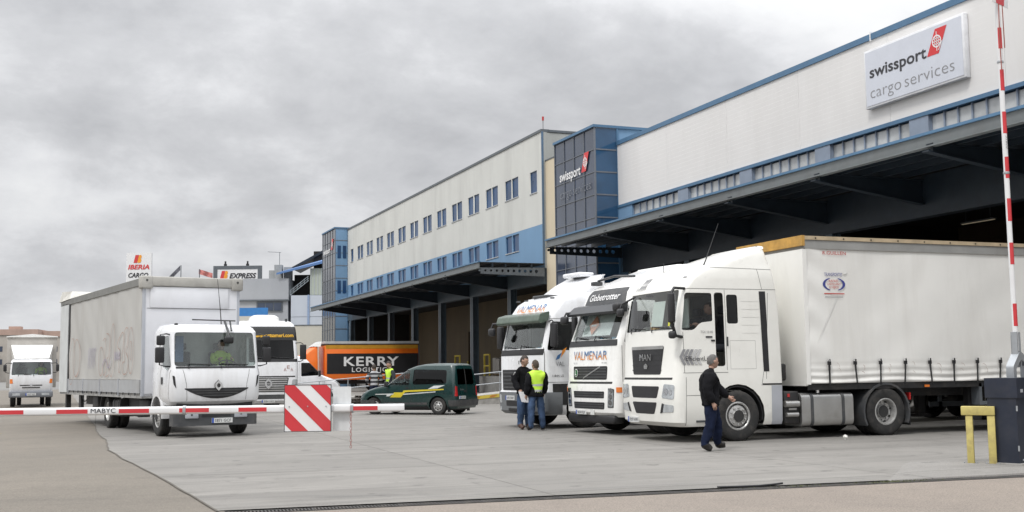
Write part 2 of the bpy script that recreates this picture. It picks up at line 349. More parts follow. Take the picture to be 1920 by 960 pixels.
# ------------------------------------------------------------------ building materials
def M_wall(name, c, lines=0., var=.06, dirt=None, damt=.4):
    m = M(name, c, .75, var=var, scale=.35, dirt=dirt, dscale=.45, damt=damt, streak=True)
    if lines:
        t = m.node_tree; b = t.nodes['Principled BSDF']; v = N(t, 'ShaderNodeTexCoord').outputs['Object']
        w = N(t, 'ShaderNodeTexWave', wave_type='BANDS', bands_direction='Z', wave_profile='SAW'); w.inputs['Scale'].default_value = lines; w.inputs['Distortion'].default_value = 0
        t.links.new(v, w.inputs['Vector'])
        bn = N(t, 'ShaderNodeBump'); bn.inputs['Strength'].default_value = .35; bn.inputs['Distance'].default_value = .02
        t.links.new(w.outputs[1], bn.inputs['Height']); t.links.new(bn.outputs[0], b.inputs['Normal'])
    return m
WALLW = M_wall('white_cladding', (.76, .75, .74), 1.6, .03, (.64, .625, .61), .4)
WALLG = M_wall('grey_white_render', (.60, .605, .575), 0, .05, (.45, .45, .43), .6)
WALLGS = M_wall('grey_side_wall', (.40, .41, .39), 0, .06, (.30, .30, .28), .5)
BLUEL = M_wall('pale_blue_render', (.17, .30, .46), 0, .07, (.13, .22, .34), .5)
BLUET = M('blue_trim', (.075, .165, .28), .5, var=.1, scale=1.5)
BLUEC = M('blue_grey_column', (.24, .29, .37), .6, var=.08, dirt=(.2, .22, .28), damt=.3)
CREAM = M_wall('cream_render', (.62, .54, .40), 0, .04, (.5, .42, .3), .35)
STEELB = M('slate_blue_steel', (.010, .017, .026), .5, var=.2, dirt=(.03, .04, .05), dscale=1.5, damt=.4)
STEELG = M('grey_steel', (.11, .125, .14), .55, var=.12, dirt=(.09, .09, .09), dscale=2, damt=.5)
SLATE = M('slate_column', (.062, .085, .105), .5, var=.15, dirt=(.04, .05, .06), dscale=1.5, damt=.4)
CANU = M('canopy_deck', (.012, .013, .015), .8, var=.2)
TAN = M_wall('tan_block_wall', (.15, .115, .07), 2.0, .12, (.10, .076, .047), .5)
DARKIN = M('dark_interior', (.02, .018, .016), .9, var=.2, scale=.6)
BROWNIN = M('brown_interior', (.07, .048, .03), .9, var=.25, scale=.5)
TGLASS = M('dark_tower_glass', (.045, .060, .095), .12, var=.2, scale=.6, coat=0, spec=.6)
TGLASSB = M('blue_tower_glass', (.03, .085, .17), .07, var=.2, scale=.6, spec=.6)
MULL = M('mullion_grey', (.17, .185, .21), .5, metal=.2)
WINB = M('blue_window_blind', (.016, .060, .155), .3, var=.35, scale=.5, coat=.08, spec=.35)
WINF = M('blue_window_frame', (.03, .085, .18), .45)
PALEG = M('pale_reflection_glazing', (.46, .48, .49), .18, var=.3, scale=.9, coat=.6)  # pale base colour stands in for reflections on the panes
YELP = M('yellow_steel', (.62, .48, .06), .5, var=.1, dirt=(.35, .27, .1), damt=.3)
# ------------------------------------------------------------------ warehouse with the big sign (right)
nw = thing('cargo_warehouse', 'white cargo warehouse with blue trim and deep steel canopy', 'warehouse', (27, 0, 0))
U0, U1, BAY = 4.2, 53.6, 5.35
def zpanels(parent, mat, u0, u1, z0, z1, x, step, name='wall_panel', t=.16):
    k = u1
    while k > u0+.1:
        a = max(u0, k-step); box(name, x, x+t, a+.006, k-.006, z0, z1, mat, parent); k = a
zpanels(nw, WALLW, U0, U1, 10.1, 13.3, 0, BAY)
for a, b in ((U0, 33.0), (33.05, U1)): box('coping', -.06, .35, a, b, 13.3, 13.52, BLUET, nw)
box('coping_joint', -.07, .36, 33.0, 33.05, 13.25, 13.6, INKW, nw)
box('lower_trim', -.05, .4, U0, U1, 9.96, 10.1, BLUET, nw)
box('sill_trim', -.04, .5, U0, U1, 8.15, 8.62, BLUET, nw)
box('end_panel', 0, .3, 52.06, U1, 8.62, 9.96, BLUEL, nw)
cu = [46.83-BAY*k for k in range(8)]
for c in cu: box('band_column', -.02, .45, c-.47, c+.47, 8.62, 9.96, BLUEC, nw)
edges = [52.06]+[x for c in cu for x in (c+.47, c-.47)]
for i in range(0, len(edges)-1, 2):
    a, b = edges[i], edges[i+1]; n = 7
    for k in range(n):
        p0 = a-(a-b)*k/n; p1 = a-(a-b)*(k+1)/n
        box('pane', .14, .16, p1+.03, p0-.03, 8.66, 9.92, PALEG, nw)
        box('mullion', .08, .20, p0-.03, p0+.03, 8.62, 9.96, BLUEC, nw)
# canopy
def canopy(parent, ox, u0, u1, xe, z, marks, endu):
    """xe: outer edge (relative x, negative), z: top; marks: u of each cantilever"""
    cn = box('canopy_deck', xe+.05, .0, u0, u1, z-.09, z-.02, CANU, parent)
    box('edge_trim', xe-.10, xe+.06, u0-.05, u1+.05, z-.05, z+.03, BLUET, cn)
    eb = MB(); eb.box(xe-.03, xe+.03, u0, u1, z-.37, z-.052).box(xe-.12, xe+.12, u0, u1, z-.41, z-.37); eb.build('edge_beam', M('fascia_grey', (.15, .165, .17), .55, var=.1, dirt=(.12, .12, .12), dscale=2, damt=.5), cn)
    for u in marks:
        b = MB(); b.prism([(xe+.03, z-.56), (xe+.03, z-.34), (0, z-.34), (0, z-1.15)], 'y', u-.05, u+.05); b.box(xe-.06, 0, u-.13, u+.13, z-.34, z-.31)
        b.add([(xe-.2, u-.13, z-.56), (0, u-.13, z-1.17), (0, u+.13, z-1.17), (xe-.2, u+.13, z-.56), (xe-.2, u-.13, z-.52), (0, u-.13, z-1.13), (0, u+.13, z-1.13), (xe-.2, u+.13, z-.52)], BF)
        b.build('bracket', STEELB, cn)
    for k in range(1, 5):
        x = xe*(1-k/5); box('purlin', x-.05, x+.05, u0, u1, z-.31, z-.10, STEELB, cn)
    # perforated end girder
    hol = [[(-4.0*f+.115*(1-.45*f)*math.cos(a*math.pi/5)-.35, z-.52+.115*(1-.45*f)*math.sin(a*math.pi/5)) for a in range(10)] for f in [(k+.5)/11 for k in range(11)]]
    me = holed([(xe+.1, z-.72), (xe+.1, z-.36), (0, z-.28), (0, z-.82)], hol, .06, lambda x, y, q: Vector((x, endu+q, y)))
    ob('end_girder', me, STEELB if ox else STEELG, cn)
    return cn
canopy(nw, 1, U0, 53.4, -4.2, 8.12, [46.6-5.26*k for k in range(9)], 53.3)
# dock mouth behind the canopy
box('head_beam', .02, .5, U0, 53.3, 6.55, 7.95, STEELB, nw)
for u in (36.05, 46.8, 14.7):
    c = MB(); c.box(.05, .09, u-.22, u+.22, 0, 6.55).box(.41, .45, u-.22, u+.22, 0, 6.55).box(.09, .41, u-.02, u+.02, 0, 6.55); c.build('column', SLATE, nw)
box('dock_platform', 2.0, 24, U0, 53.3, 0, 1.2, CONC, nw)
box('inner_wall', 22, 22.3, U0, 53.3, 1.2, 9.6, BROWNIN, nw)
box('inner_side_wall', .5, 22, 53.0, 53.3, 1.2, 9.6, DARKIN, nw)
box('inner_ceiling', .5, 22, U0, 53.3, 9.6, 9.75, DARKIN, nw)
box('roof_slab', .16, 40, U0, 53.6, 13.0, 13.2, WALLGS, nw)
box('rear_wall', 39.8, 40, U0, 53.6, 0, 13.0, WALLGS, nw); box('south_wall', .2, 39.8, U0-.2, U0, 0, 13.0, WALLW, nw); box('north_wall', .5, 39.8, 53.32, 53.58, 1.2, 13.0, WALLGS, nw)
TUBE = M_emit('dim_fluorescent', (1, .85, .6), .10)
for (x, u) in ((8, 26), (8, 32), (8, 38), (14, 25), (14, 31), (14, 37), (14, 43), (19, 30), (19, 37)):
    lf = box('strip_light', x-.09, x+.09, u-1.1, u+1.1, 8.42, 8.5, STEELG, nw); box('tube', x-.05, x+.05, u-1.05, u+1.05, 8.39, 8.418, TUBE, lf)
    MB().bar((x, u-.8, 8.5), (x, u-.8, 9.6), .02).bar((x, u+.8, 8.5), (x, u+.8, 9.6), .02).build('hanger', STEELG, lf)
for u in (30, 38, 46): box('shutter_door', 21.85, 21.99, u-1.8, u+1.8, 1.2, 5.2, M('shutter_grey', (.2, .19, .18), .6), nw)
# the sign board
sg = thing('sign_board', 'large pale grey billboard with red emblem on the white warehouse wall', 'sign', (26.98, 0, 0))
SGM = M('sign_face', (.60, .625, .69), .35, var=.03); RED = M('sign_red', (.62, .035, .04), .45, var=.04)
box('panel', -.20, 0, 28.28, 33.22, 10.75, 12.87, M('sign_edge', (.72, .73, .75), .5), sg, .015)
box('face', -.215, -.201, 28.36, 33.14, 10.83, 12.79, SGM, sg)
DNY, UPZ = (0, -1, 0), (0, 0, 1)
text('swissport', .40, INKD, sg, (-.216, 32.92, 11.83), DNY, UPZ, 2.92, bold=.018, ext=.008)
text('cargo', .42, INKG, sg, (-.216, 32.92, 11.08), DNY, UPZ, 1.62, bold=-.012, ext=.006); text('services', .42, INKG, sg, (-.216, 31.12, 11.08), DNY, UPZ, 2.38, bold=-.012, ext=.006)
def emblem(parent, x, ua, ub, z0, z1, sl):
    e = MB(); e.v = []; w = abs(ua-ub)
    f = flat('emblem', [(0, 0), (w, 0), (w+sl, z1-z0), (sl, z1-z0)], RED, parent, (x, ua, z0), DNY, UPZ, .006)
    cx, cz, rr = ua-(w+sl)/2, (z0+z1)/2, (z1-z0)*.25
    g = MB()
    for k in range(20):
        a, b = 2*math.pi*k/20, 2*math.pi*(k+1)/20
        g.add([(x-.012, cx-r*math.cos(q), cz+r*math.sin(q)) for q, r in ((a, rr), (b, rr), (b, rr*.82), (a, rr*.82))], [(0, 1, 2, 3)])
    for p, q in (((-1, 0), (1, 0)), ((0, -1.55), (0, 1.55)), ((-.75, .45), (.75, .45)), ((-.75, -.45), (.75, -.45)), ((-.4, -.85), (-.4, .85)), ((.4, -.85), (.4, .85)), ((.35, -1.5), (1.15, -.2))):
        g.bar((x-.012, cx-p[0]*rr, cz+p[1]*rr), (x-.012, cx-q[0]*rr, cz+q[1]*rr), .004, rr*.13)
    g.build('globe_lines', INKW, f)
emblem(sg, -.216, 29.97, 29.42, 11.83, 12.68, .42)
# ------------------------------------------------------------------ glass towers
def tower(name, label, u0, u1, x0, ztop, cols, rows, depth, gm, sidem, zbot=0., whitebits=False):
    t = thing(name, label, 'tower', (x0, 0, 0)); cw = (u1-u0)/cols
    zs = [ztop-.08]+[ztop-r for r in rows]; zs = [z for z in zs if z > zbot+.4]+[zbot]
    for i in range(cols):
        for j in range(len(zs)-1):
            box('pane', .02, .05, u0+i*cw+.025, u0+(i+1)*cw-.025, zs[j+1]+.025, zs[j]-.025, gm, t)
    for j in range(len(zs)-1): box('side_pane', .06, depth-.03, u0-.02, u0+.01, zs[j+1]+.03, zs[j]-.03, sidem, t)
    for i in range(cols+1): box('mullion', -.03, .06, u0+i*cw-.02, u0+i*cw+.02, zbot, ztop-.08, MULL, t)
    for z in zs[:-1]: box('transom', -.02, .055, u0+.03, u1-.03, z-.016, z+.016, MULL, t); box('transom', .06, depth, u0-.045, u0-.022, z-.035, z+.035, MULL, t)
    box('corner_post', depth-.03, depth+.06, u0-.06, u0+.02, zbot, ztop-.08, BLUET, t)
    box('coping', -.1, depth+3.2, u0-.08, u1+.05, ztop-.08, ztop+.06, BLUET, t)
    box('core', .055, depth+3.1, u0+.015, u1, zbot, ztop-.085, BLUEL, t)
    return t
rows = [1.25+1.2*k for k in range(12)]
tw = tower('glass_tower', 'dark blue glass tower with white lettering beside the cream wall', 53.66, 58.9, 25.7, 14.3, 4, rows, 1.3, TGLASS, TGLASSB)
ts = thing('tower_sign', 'white lettering and red emblem fixed on the dark glass tower', 'sign', (25.665, 0, 0))
text('swissport', .52, INKW, ts, (0, 58.15, 11.98), DNY, UPZ, 2.75, bold=.02, ext=.006)
[text(w_, .50, M('faded_grey_letters', (.16, .175, .2), .5), ts, (0, y_, 11.0), DNY, UPZ, l_, bold=-.01, ext=.005) for w_, y_, l_ in (('cargo', 58.15, 1.55), ('services', 56.4, 2.25))]
emblem(ts, 0, 55.28, 54.7, 12.05, 13.05, .4)
tf = tower('glass_tower', 'grey-blue glass tower at the far end of the long office warehouse', 115.6, 121.7, 25.7, 16.35, 5, [1.3*k+1.3 for k in range(13)], 1.3, M('grey_tower_glass', (.10, .11, .125), .12, var=.2, scale=.5), BLUEL)
for z in (13.2, 9.6):
    for k in (0, 1): box('side_window', .25+k*.55, .6+k*.55, 115.55, 115.60, z, z+1.3, WINB, tf)
ts2 = thing('tower_sign', 'small faded lettering and red emblem on the far glass tower', 'sign', (25.665, 0, 0))
text('swissport', .55, INKW, ts2, (0, 121.0, 14.0), DNY, UPZ, 3.3, bold=.02, ext=.02); emblem(ts2, 0, 117.4, 116.7, 14.2, 15.3, .4)
# ------------------------------------------------------------------ cream link block
lk = thing('link_building', 'narrow cream rendered block between the glass tower and office warehouse', 'building', (27.2, 0, 0))
box('wall', 0, 12, 58.95, 63.80, 0, 14.25, CREAM, lk); box('coping', -.03, 12, 58.95, 63.80, 14.25, 14.32, STEELG, lk)
box('window', -.02, .05, 59.3, 60.9, 9.2, 10.0, STEELG, lk)
# ------------------------------------------------------------------ long office warehouse (middle)
mw = thing('office_warehouse', 'long grey-white warehouse with two rows of paired blue windows', 'warehouse', (27, 0, 0))
A0, A1, S = 63.87, 115.5, 3.74
pairs = [69.0+S*k for k in range(12)]
WW, WH = 1.12, 1.3
upw = [(c+s*.62, 12.67, 13.97) for c in pairs for s in (-1, 1)]+[(65.25, 12.5, 13.85), (113.6, 12.67, 13.97)]
low = [(c+s*.62, 9.15, 10.26) for c in pairs for s in (-1, 1)]+[(113.6, 9.15, 10.26)]
def wallrow(wins, z0, z1, mat):
    bnds = [A0]+[67.13+S*2*k for k in range(0, 7)]+[A1]
    for a, b in zip(bnds, bnds[1:]):
        hs = [rect(u-WW/2, u+WW/2, w0, w1) for u, w0, w1 in wins if a < u < b]
        me = holed(rect(a+.006, b-.006, z0, z1), hs, .30, lambda x, y, q: Vector((.15+q, x, y)))
        ob('wall_panel', me, mat, mw)
    for u, w0, w1 in wins:
        f = MB(); f.box(.06, .14, u-WW/2, u+WW/2, w0, w0+.045).box(.06, .14, u-WW/2, u+WW/2, w1-.045, w1).box(.06, .14, u-WW/2, u-WW/2+.045, w0+.045, w1-.045).box(.06, .14, u+WW/2-.045, u+WW/2, w0+.045, w1-.045)
        fo = f.build('window', WINF, mw); box('pane', .085, .105, u-WW/2+.045, u+WW/2-.045, w0+.045, w1-.045, WINB, fo); (box('blind', .107, .115, u-WW/2+.05, u+WW/2-.05, w1-.05-random.choice((.25, .5, .8)), w1-.05, BLUEL, fo) if random.random() < 0 else None)
        box('sill', -.04, .06, u-WW/2-.04, u+WW/2+.04, w0-.06, w0-.002, M('pale_sill', (.42, .43, .44), .6), fo)
wallrow(upw, 10.4, 16.1, WALLG); wallrow(low, 7.7, 10.396, BLUEL)
box('wall_lining', .34, .5, A0, A1, 7.7, 16.0, DARKIN, mw)
box('coping', -.06, .5, A0-.05, A1, 16.1, 16.26, STEELG, mw)
box('corner_trim', -.03, .10, A0-.06, A0-.005, 7.7, 16.1, M('slate_trim', (.09, .15, .23), .5), mw); box('corner_return', .10, .33, A0-.04, A0-.004, 7.7, 16.1, WALLGS, mw)
box('gable_wall', .33, 14, A0-.03, A0+.2, 7.2, 16.05, WALLGS, mw); box('gable_coping', .5, 14, A0-.08, A0+.25, 16.1, 16.24, STEELG, mw)
box('gable_base', .33, 14, A0-.02, A0+.2, 0, 7.2, WALLGS, mw)
tube('roof_lamp', [(.3, 64.3, 16.2), (.3, 64.3, 16.9)], .03, INKG, mw); tube('red_beacon', [(.3, 64.3, 16.9), (.3, 64.3, 17.15)], .07, REDL, mw)
canopy(mw, 0, A0-.2, 113.3, -4.2, 7.98, [70.06+7.55*k for k in range(6)], A0-.15)
box('head_beam', 0, .45, A0, A1, 6.75, 7.68, SLATE, mw)
for k in range(7):
    u = 69.7+7.45*k; c = MB(); c.box(.02, .06, u-.26, u+.26, 0, 6.75).box(.42, .46, u-.26, u+.26, 0, 6.75).box(.06, .42, u-.03, u+.03, 0, 6.75); co = c.build('column', SLATE, mw)
    box('pale_strip', .0, .018, u+.2, u+.27, 0, 6.7, M('pale_edge', (.34, .37, .40), .5), co)  # thin pale strip down one edge of the column face
box('dock_platform', .9, 12, A0+.3, A1, 0, 1.15, CONC, mw)
# recessed dock wall with tall door openings
doors = [(72.5, 75.5), (79.0, 82.0), (85.6, 88.4), (94.0, 96.6)]
wl = [A0+.3]+[x for d in doors for x in d]+[A1]
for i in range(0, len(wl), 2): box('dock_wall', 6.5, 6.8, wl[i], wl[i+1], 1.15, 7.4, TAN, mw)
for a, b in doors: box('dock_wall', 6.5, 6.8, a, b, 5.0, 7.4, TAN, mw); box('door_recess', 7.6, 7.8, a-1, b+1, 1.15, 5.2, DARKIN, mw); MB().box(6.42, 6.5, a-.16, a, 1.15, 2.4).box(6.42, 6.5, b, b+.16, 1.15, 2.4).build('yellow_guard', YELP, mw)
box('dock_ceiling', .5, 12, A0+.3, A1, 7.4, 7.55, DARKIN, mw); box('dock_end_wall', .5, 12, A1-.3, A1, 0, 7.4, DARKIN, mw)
box('roof_slab', .5, 14, A0+.2, A1, 15.6, 15.8, WALLGS, mw); box('rear_wall', 13.8, 14, A0+.2, A1, 0, 15.6, WALLGS, mw)
# goods on the dock: guard frames, stacked cartons
for i, (x, u) in enumerate(((28.6, 71.6), (28.9, 79.2), (28.5, 84.8))):
    g = MB(); g.box(-.05, .05, -.6, -.5, 0, 1.5).box(-.05, .05, .5, .6, 0, 1.5).box(-.05, .05, -.6, .6, 1.5, 1.6).box(-.05, .05, -.5, .5, .7, .78)
    o = g.build('yellow_guard_rail', YELP); o.location = (x, u, 1.15)
    tag(o, ('yellow steel guard frame on the dock, nearest the star-badged truck', 'yellow steel guard frame on the dock, middle of the three', 'yellow steel guard frame on the dock, nearest the orange truck')[i], 'guard', 'yellow dock guards')
CART = M('pale_carton', (.42, .40, .37), .8, var=.12)
for i, (x, u, w, d, h) in enumerate(((30.2, 73.6, 1.2, 1.9, 1.0), (30.4, 76.2, 1.1, 1.5, .9), (31.0, 81.6, 1.1, 1.4, 1.3))):
    p = thing('carton_stack', ('pale wrapped cartons on a pallet on the dock, largest stack', 'low pale wrapped cartons on a pallet behind the dock column', 'tall pale carton stack on a pallet deep in the dock')[i], 'cartons', (x, u, 1.15), 0, 'palletised goods on the dock')
    pb = MB()
    for q in (-.45, 0, .45): pb.box(-w/2, w/2, q*d-.05, q*d+.05, 0, .1)
    pb.box(-w/2, w/2, -d/2, d/2, .1, .14); pb.build('pallet', M('pallet_wood', (.3, .22, .13), .85), p)
    for a in (0, 1):
        for b in (0, 1): box('carton', -w/2+.02+a*w/2, w/2*a-.01, -d/2+.02+b*d/2, d/2*b-.01, .14, .14+h*random.uniform(.85, 1), CART, p, .01)
# ------------------------------------------------------------------ far buildings
VGREY = M_wall('vertical_grey_cladding', (.36, .375, .40), 0, .05, (.3, .31, .33), .3)
PALEP = M_wall('pale_metal_panel', (.50, .54, .60), 0, .04, (.42, .45, .5), .3)
gb = thing('grey_office_block', 'flat grey office block behind the trucks, under the express billboard', 'building', (21.5, 153, 0), -21)
box('wall', -6, 6.2, 0, 14, 0, 11.0, VGREY, gb); box('upper_wall', -6, 6.3, -.25, 14, 11.15, 13.9, VGREY, gb); box('ledge', -6.1, 6.4, -.35, 14, 10.98, 11.14, STEELG, gb)
wf = box('window', 2.1, 5.5, -.12, 0, 9.55, 10.85, STEELG, gb)
for k in range(3): box('pane', 2.25+k*1.08, 3.2+k*1.08, -.16, -.12, 9.7, 10.7, TGLASS, wf)
box('low_annexe', -5, 4.2, -4.5, -.4, 0, 9.0, M_wall('cream_annexe', (.58, .56, .50), 0, .04), gb)
bs = thing('blue_fascia_sign', 'plain blue fascia board above the black-fronted truck', 'sign', (20.1, 142.3, 0), -21)
box('board', -3, 3.2, 0, .2, 8.5, 9.5, M('fascia_blue', (.04, .20, .50), .5), bs); MB().bar((-2.5, .1, 0), (-2.5, .1, 8.5), .15).bar((2.7, .1, 0), (2.7, .1, 8.5), .15).build('post', STEELG, bs)
pp = thing('panel_building', 'pale blue metal panel building at the end of the yard', 'building', (27.6, 150.5, 0), -21)
for i in range(2):
    for j in range(4): box('wall_panel', i*2.35+.02, i*2.35+2.3, 0, .3, .3+j*2.85, .3+j*2.85+2.8, PALEP, pp)
box('core', 0, 9, .3, 12, 0, 11.6, PALEP, pp); box('downpipe', 2.2, 2.45, -.12, 0, 0, 11.7, M('pipe_blue', (.25, .33, .48), .5), pp)
box('upper_wall', 2.5, 9, .1, 11, 11.7, 15.2, M_wall('greenish_panel', (.42, .46, .40), 0, .05), pp)
for k in range(5): box('wall_rib', 2.6+k*.45, 2.65+k*.45, .04, .1, 11.7, 15.2, PALEP, pp)
box('stair_void', -.1, 2.5, 3, 10, 11.7, 14.6, DARKIN, pp)
st = MB(); st.bar((-.1, .1, 11.7), (2.3, .1, 13.6), .06).bar((-.1, .1, 12.3), (2.3, .1, 14.2), .05).bar((-.1, .1, 12.0), (2.3, .1, 13.9), .04)
for k in range(6): st.bar((-.1+k*.46, .1, 11.7+k*.37), (-.1+k*.46, .1, 12.35+k*.37), .04)
st.build('stair_rail', M('pale_rail', (.4, .46, .5), .5), pp)
mk('blue_roof', [(-1.8, -.6, 14.35), (5, -.6, 15.95), (5, 6, 17.2), (-1.8, 6, 15.2), (-1.8, -.6, 14.6), (5, -.6, 16.3), (5, 6, 17.4), (-1.8, 6, 15.4)], BF, M('blue_sheet_roof', (.10, .20, .42), .5), pp)
mk('dark_roof', [(-.9, 5.5, 15.6), (3.9, 5.5, 18.1), (8, 5.5, 18.2), (8, 12, 18.2), (3.9, 12, 18.1), (-.9, 12, 15.6), (-.9, 5.5, 15.9), (3.9, 5.5, 18.5), (8, 5.5, 18.6), (8, 12, 18.6), (3.9, 12, 18.5), (-.9, 12, 15.9)],
   [(0, 1, 7, 6), (1, 2, 8, 7), (2, 3, 9, 8), (3, 4, 10, 9), (4, 5, 11, 10), (5, 0, 6, 11), (0, 5, 4, 1), (1, 4, 3, 2), (6, 7, 10, 11), (7, 8, 9, 10)], STEELB, pp)
box('roof_wall', 2.0, 8, 5.8, 11.5, 14.6, 18.05, DARKIN, pp)
pu = MB(); pu.box(-2.6, -1.6, 2, 3, 14.0, 15.9).box(-1.4, -.4, 2.2, 3.4, 14.0, 15.6).box(-3.4, -2.7, 2.4, 3.2, 14, 15.2); pu.build('roof_plant', M('roof_plant_grey', (.3, .31, .31), .6), pp)
MB().bar((-2.0, 2.5, 15.9), (-2.0, 2.5, 17.6), .06).bar((-3.6, 2.5, 17.7), (-1.8, 2.5, 17.6), .05).build('roof_antenna', STEELG, pp)
cw_ = thing('yard_wall', 'low cream boundary building beyond the black-fronted truck', 'building', (24.3, 130, 0), -21)
box('wall', 0, 3.8, 0, 6, 0, 6.85, M_wall('cream_low', (.58, .55, .47), 0, .04), cw_); box('coping', -.05, 3.85, -.05, 6, 6.85, 6.95, STEELG, cw_)
# billboards on posts
def billboard(label, x, y, w, z0, z1, rz):
    b = thing('billboard', label, 'billboard', (x, y, 0), rz)
    box('board', 0, w, 0, .25, z0, z1, M('billboard_white', (.74, .74, .74), .6, var=.04), b)
    for q in (.15, w-.15): MB().bar((q, .4, 0), (q, .4, z1), .2).build('post', STEELG, b)
    return b
OR = M('logo_orange', (.80, .33, .03), .5); RD = M('logo_red', (.60, .05, .05), .5)
def logo_ib(b, x, z, h):
    s = h*.45
    flat('emblem', [(0, 0), (s, 0), (s*1.5, h), (s*.55, h)], RD, b, (x, -.01, z), (1, 0, 0), UPZ, .03)
    flat('emblem', rpoly([(s*1.05, 0), (s*2.0, 0), (s*2.25, h*.45), (s*1.85, h*.55), (s*2.3, h*.65), (s*2.2, h), (s*1.55, h)], h*.12), OR, b, (x, -.01, z), (1, 0, 0), UPZ, .03)
ib = billboard('tall white billboard with red and yellow emblem above the parked box truck', 7.9, 168.7, 3.5, 13.2, 18.55, -21)
logo_ib(ib, 1.0, 17.15, 1.1); text('IBERIA', .62, RD, ib, (.25, -.01, 16.25), (1, 0, 0), UPZ, 3.0, bold=.03, shear=.2, ext=.03); text('CARGO', .62, INKD, ib, (.3, -.01, 15.1), (1, 0, 0), UPZ, 2.8, bold=.03, shear=.2, ext=.03)
ex = billboard('wide white billboard with orange emblem on the grey office roof', 20.7, 174.4, 6.7, 13.6, 17.4, -21)
MB().box(-.25, 6.95, -.05, .3, 17.0, 17.5).box(-.25, .35, -.05, .3, 13.6, 17.0).box(6.35, 6.95, -.05, .3, 13.6, 17.0).build('frame', STEELG, ex)
for q in (1.5, 4.8): MB().box(q-.2, q+.2, 0, .3, 17.5, 17.8).box(q-.1, q+.1, 0, .3, 17.8, 18.2).build('floodlight', BLACKP, ex)
logo_ib(ex, .75, 15.6, 1.15); text('EXPRESS', .72, INKD, ex, (2.15, -.01, 15.65), (1, 0, 0), UPZ, 4.0, bold=.035, shear=.25, ext=.03)
text('cargo', .2, INKD, ex, (5.4, -.01, 15.2), (1, 0, 0), UPZ, .7, ext=.03)
# two flags on poles beyond the box truck
for i, (x, y, z, c, lb) in enumerate(((15.5, 171, 16.2, (.12, .12, .14), 'dark drooping flag on a pole beside the billboard'), (18.0, 170, 15.6, (.5, .18, .16), 'faded red flag on a pole near the express billboard'))):
    fp = thing('flag_pole', lb, 'flag', (x, y, 0)); tube('pole', [(0, 0, 0), (0, 0, z+1.0)], .06, STEELG, fp)
    vv = []; ff = []
    for a in range(9):
        for b in range(3): vv.append((-.1+(-1 if i == 0 else 1)*(a*.24), .12*math.sin(a*1.3+b), z+1.0-b*.36-a*(.26 if i == 0 else .07)))
    for a in range(8):
        for b in range(2): ff.append((a*3+b, a*3+b+1, a*3+b+4, a*3+b+3))
    me = mesh_of(vv, ff); o = ob('flag', me, M('flag%d' % i, c, .8), fp); sm = o.modifiers.new('s', 'SOLIDIFY'); sm.thickness = .03
# distant brick blocks on the skyline at the left
BRK = M_wall('hazy_far_brick', (.42, .30, .25), 0, .12, (.3, .2, .16), .4); BRK2 = M_wall('far_tan', (.44, .41, .37), 0, .1)  # brick colour made paler to paint in the distance haze
for i, (x, w, z1, lb) in enumerate(((-44, 24, 13.2, 'distant brick-topped block at the left frame edge'), (-19.5, 13, 13.9, 'distant brick-topped block behind the white delivery truck'), (-6, 13, 13.6, 'distant brick-topped block partly hidden by the box truck'))):
    b = thing('distant_block', lb, 'building', (x, 330+i*3, 0), -10, 'distant skyline blocks'); box('wall', 0, w, 0, 14, 0, z1-1.5, BRK2, b); box('parapet', -.3, w+.3, -.3, 14.3, z1-1.5, z1, BRK, b)
    if i == 1: box('roof_hut', 5.2, 8.2, 3, 6, z1, z1+.9, BRK, b)
    for fz in range(2):
        for k in range(int(w//2.6)): box('window', .7+k*2.6, 1.9+k*2.6, -.06, 0, 4.6+fz*3.4, 6.0+fz*3.4, TGLASS, b)
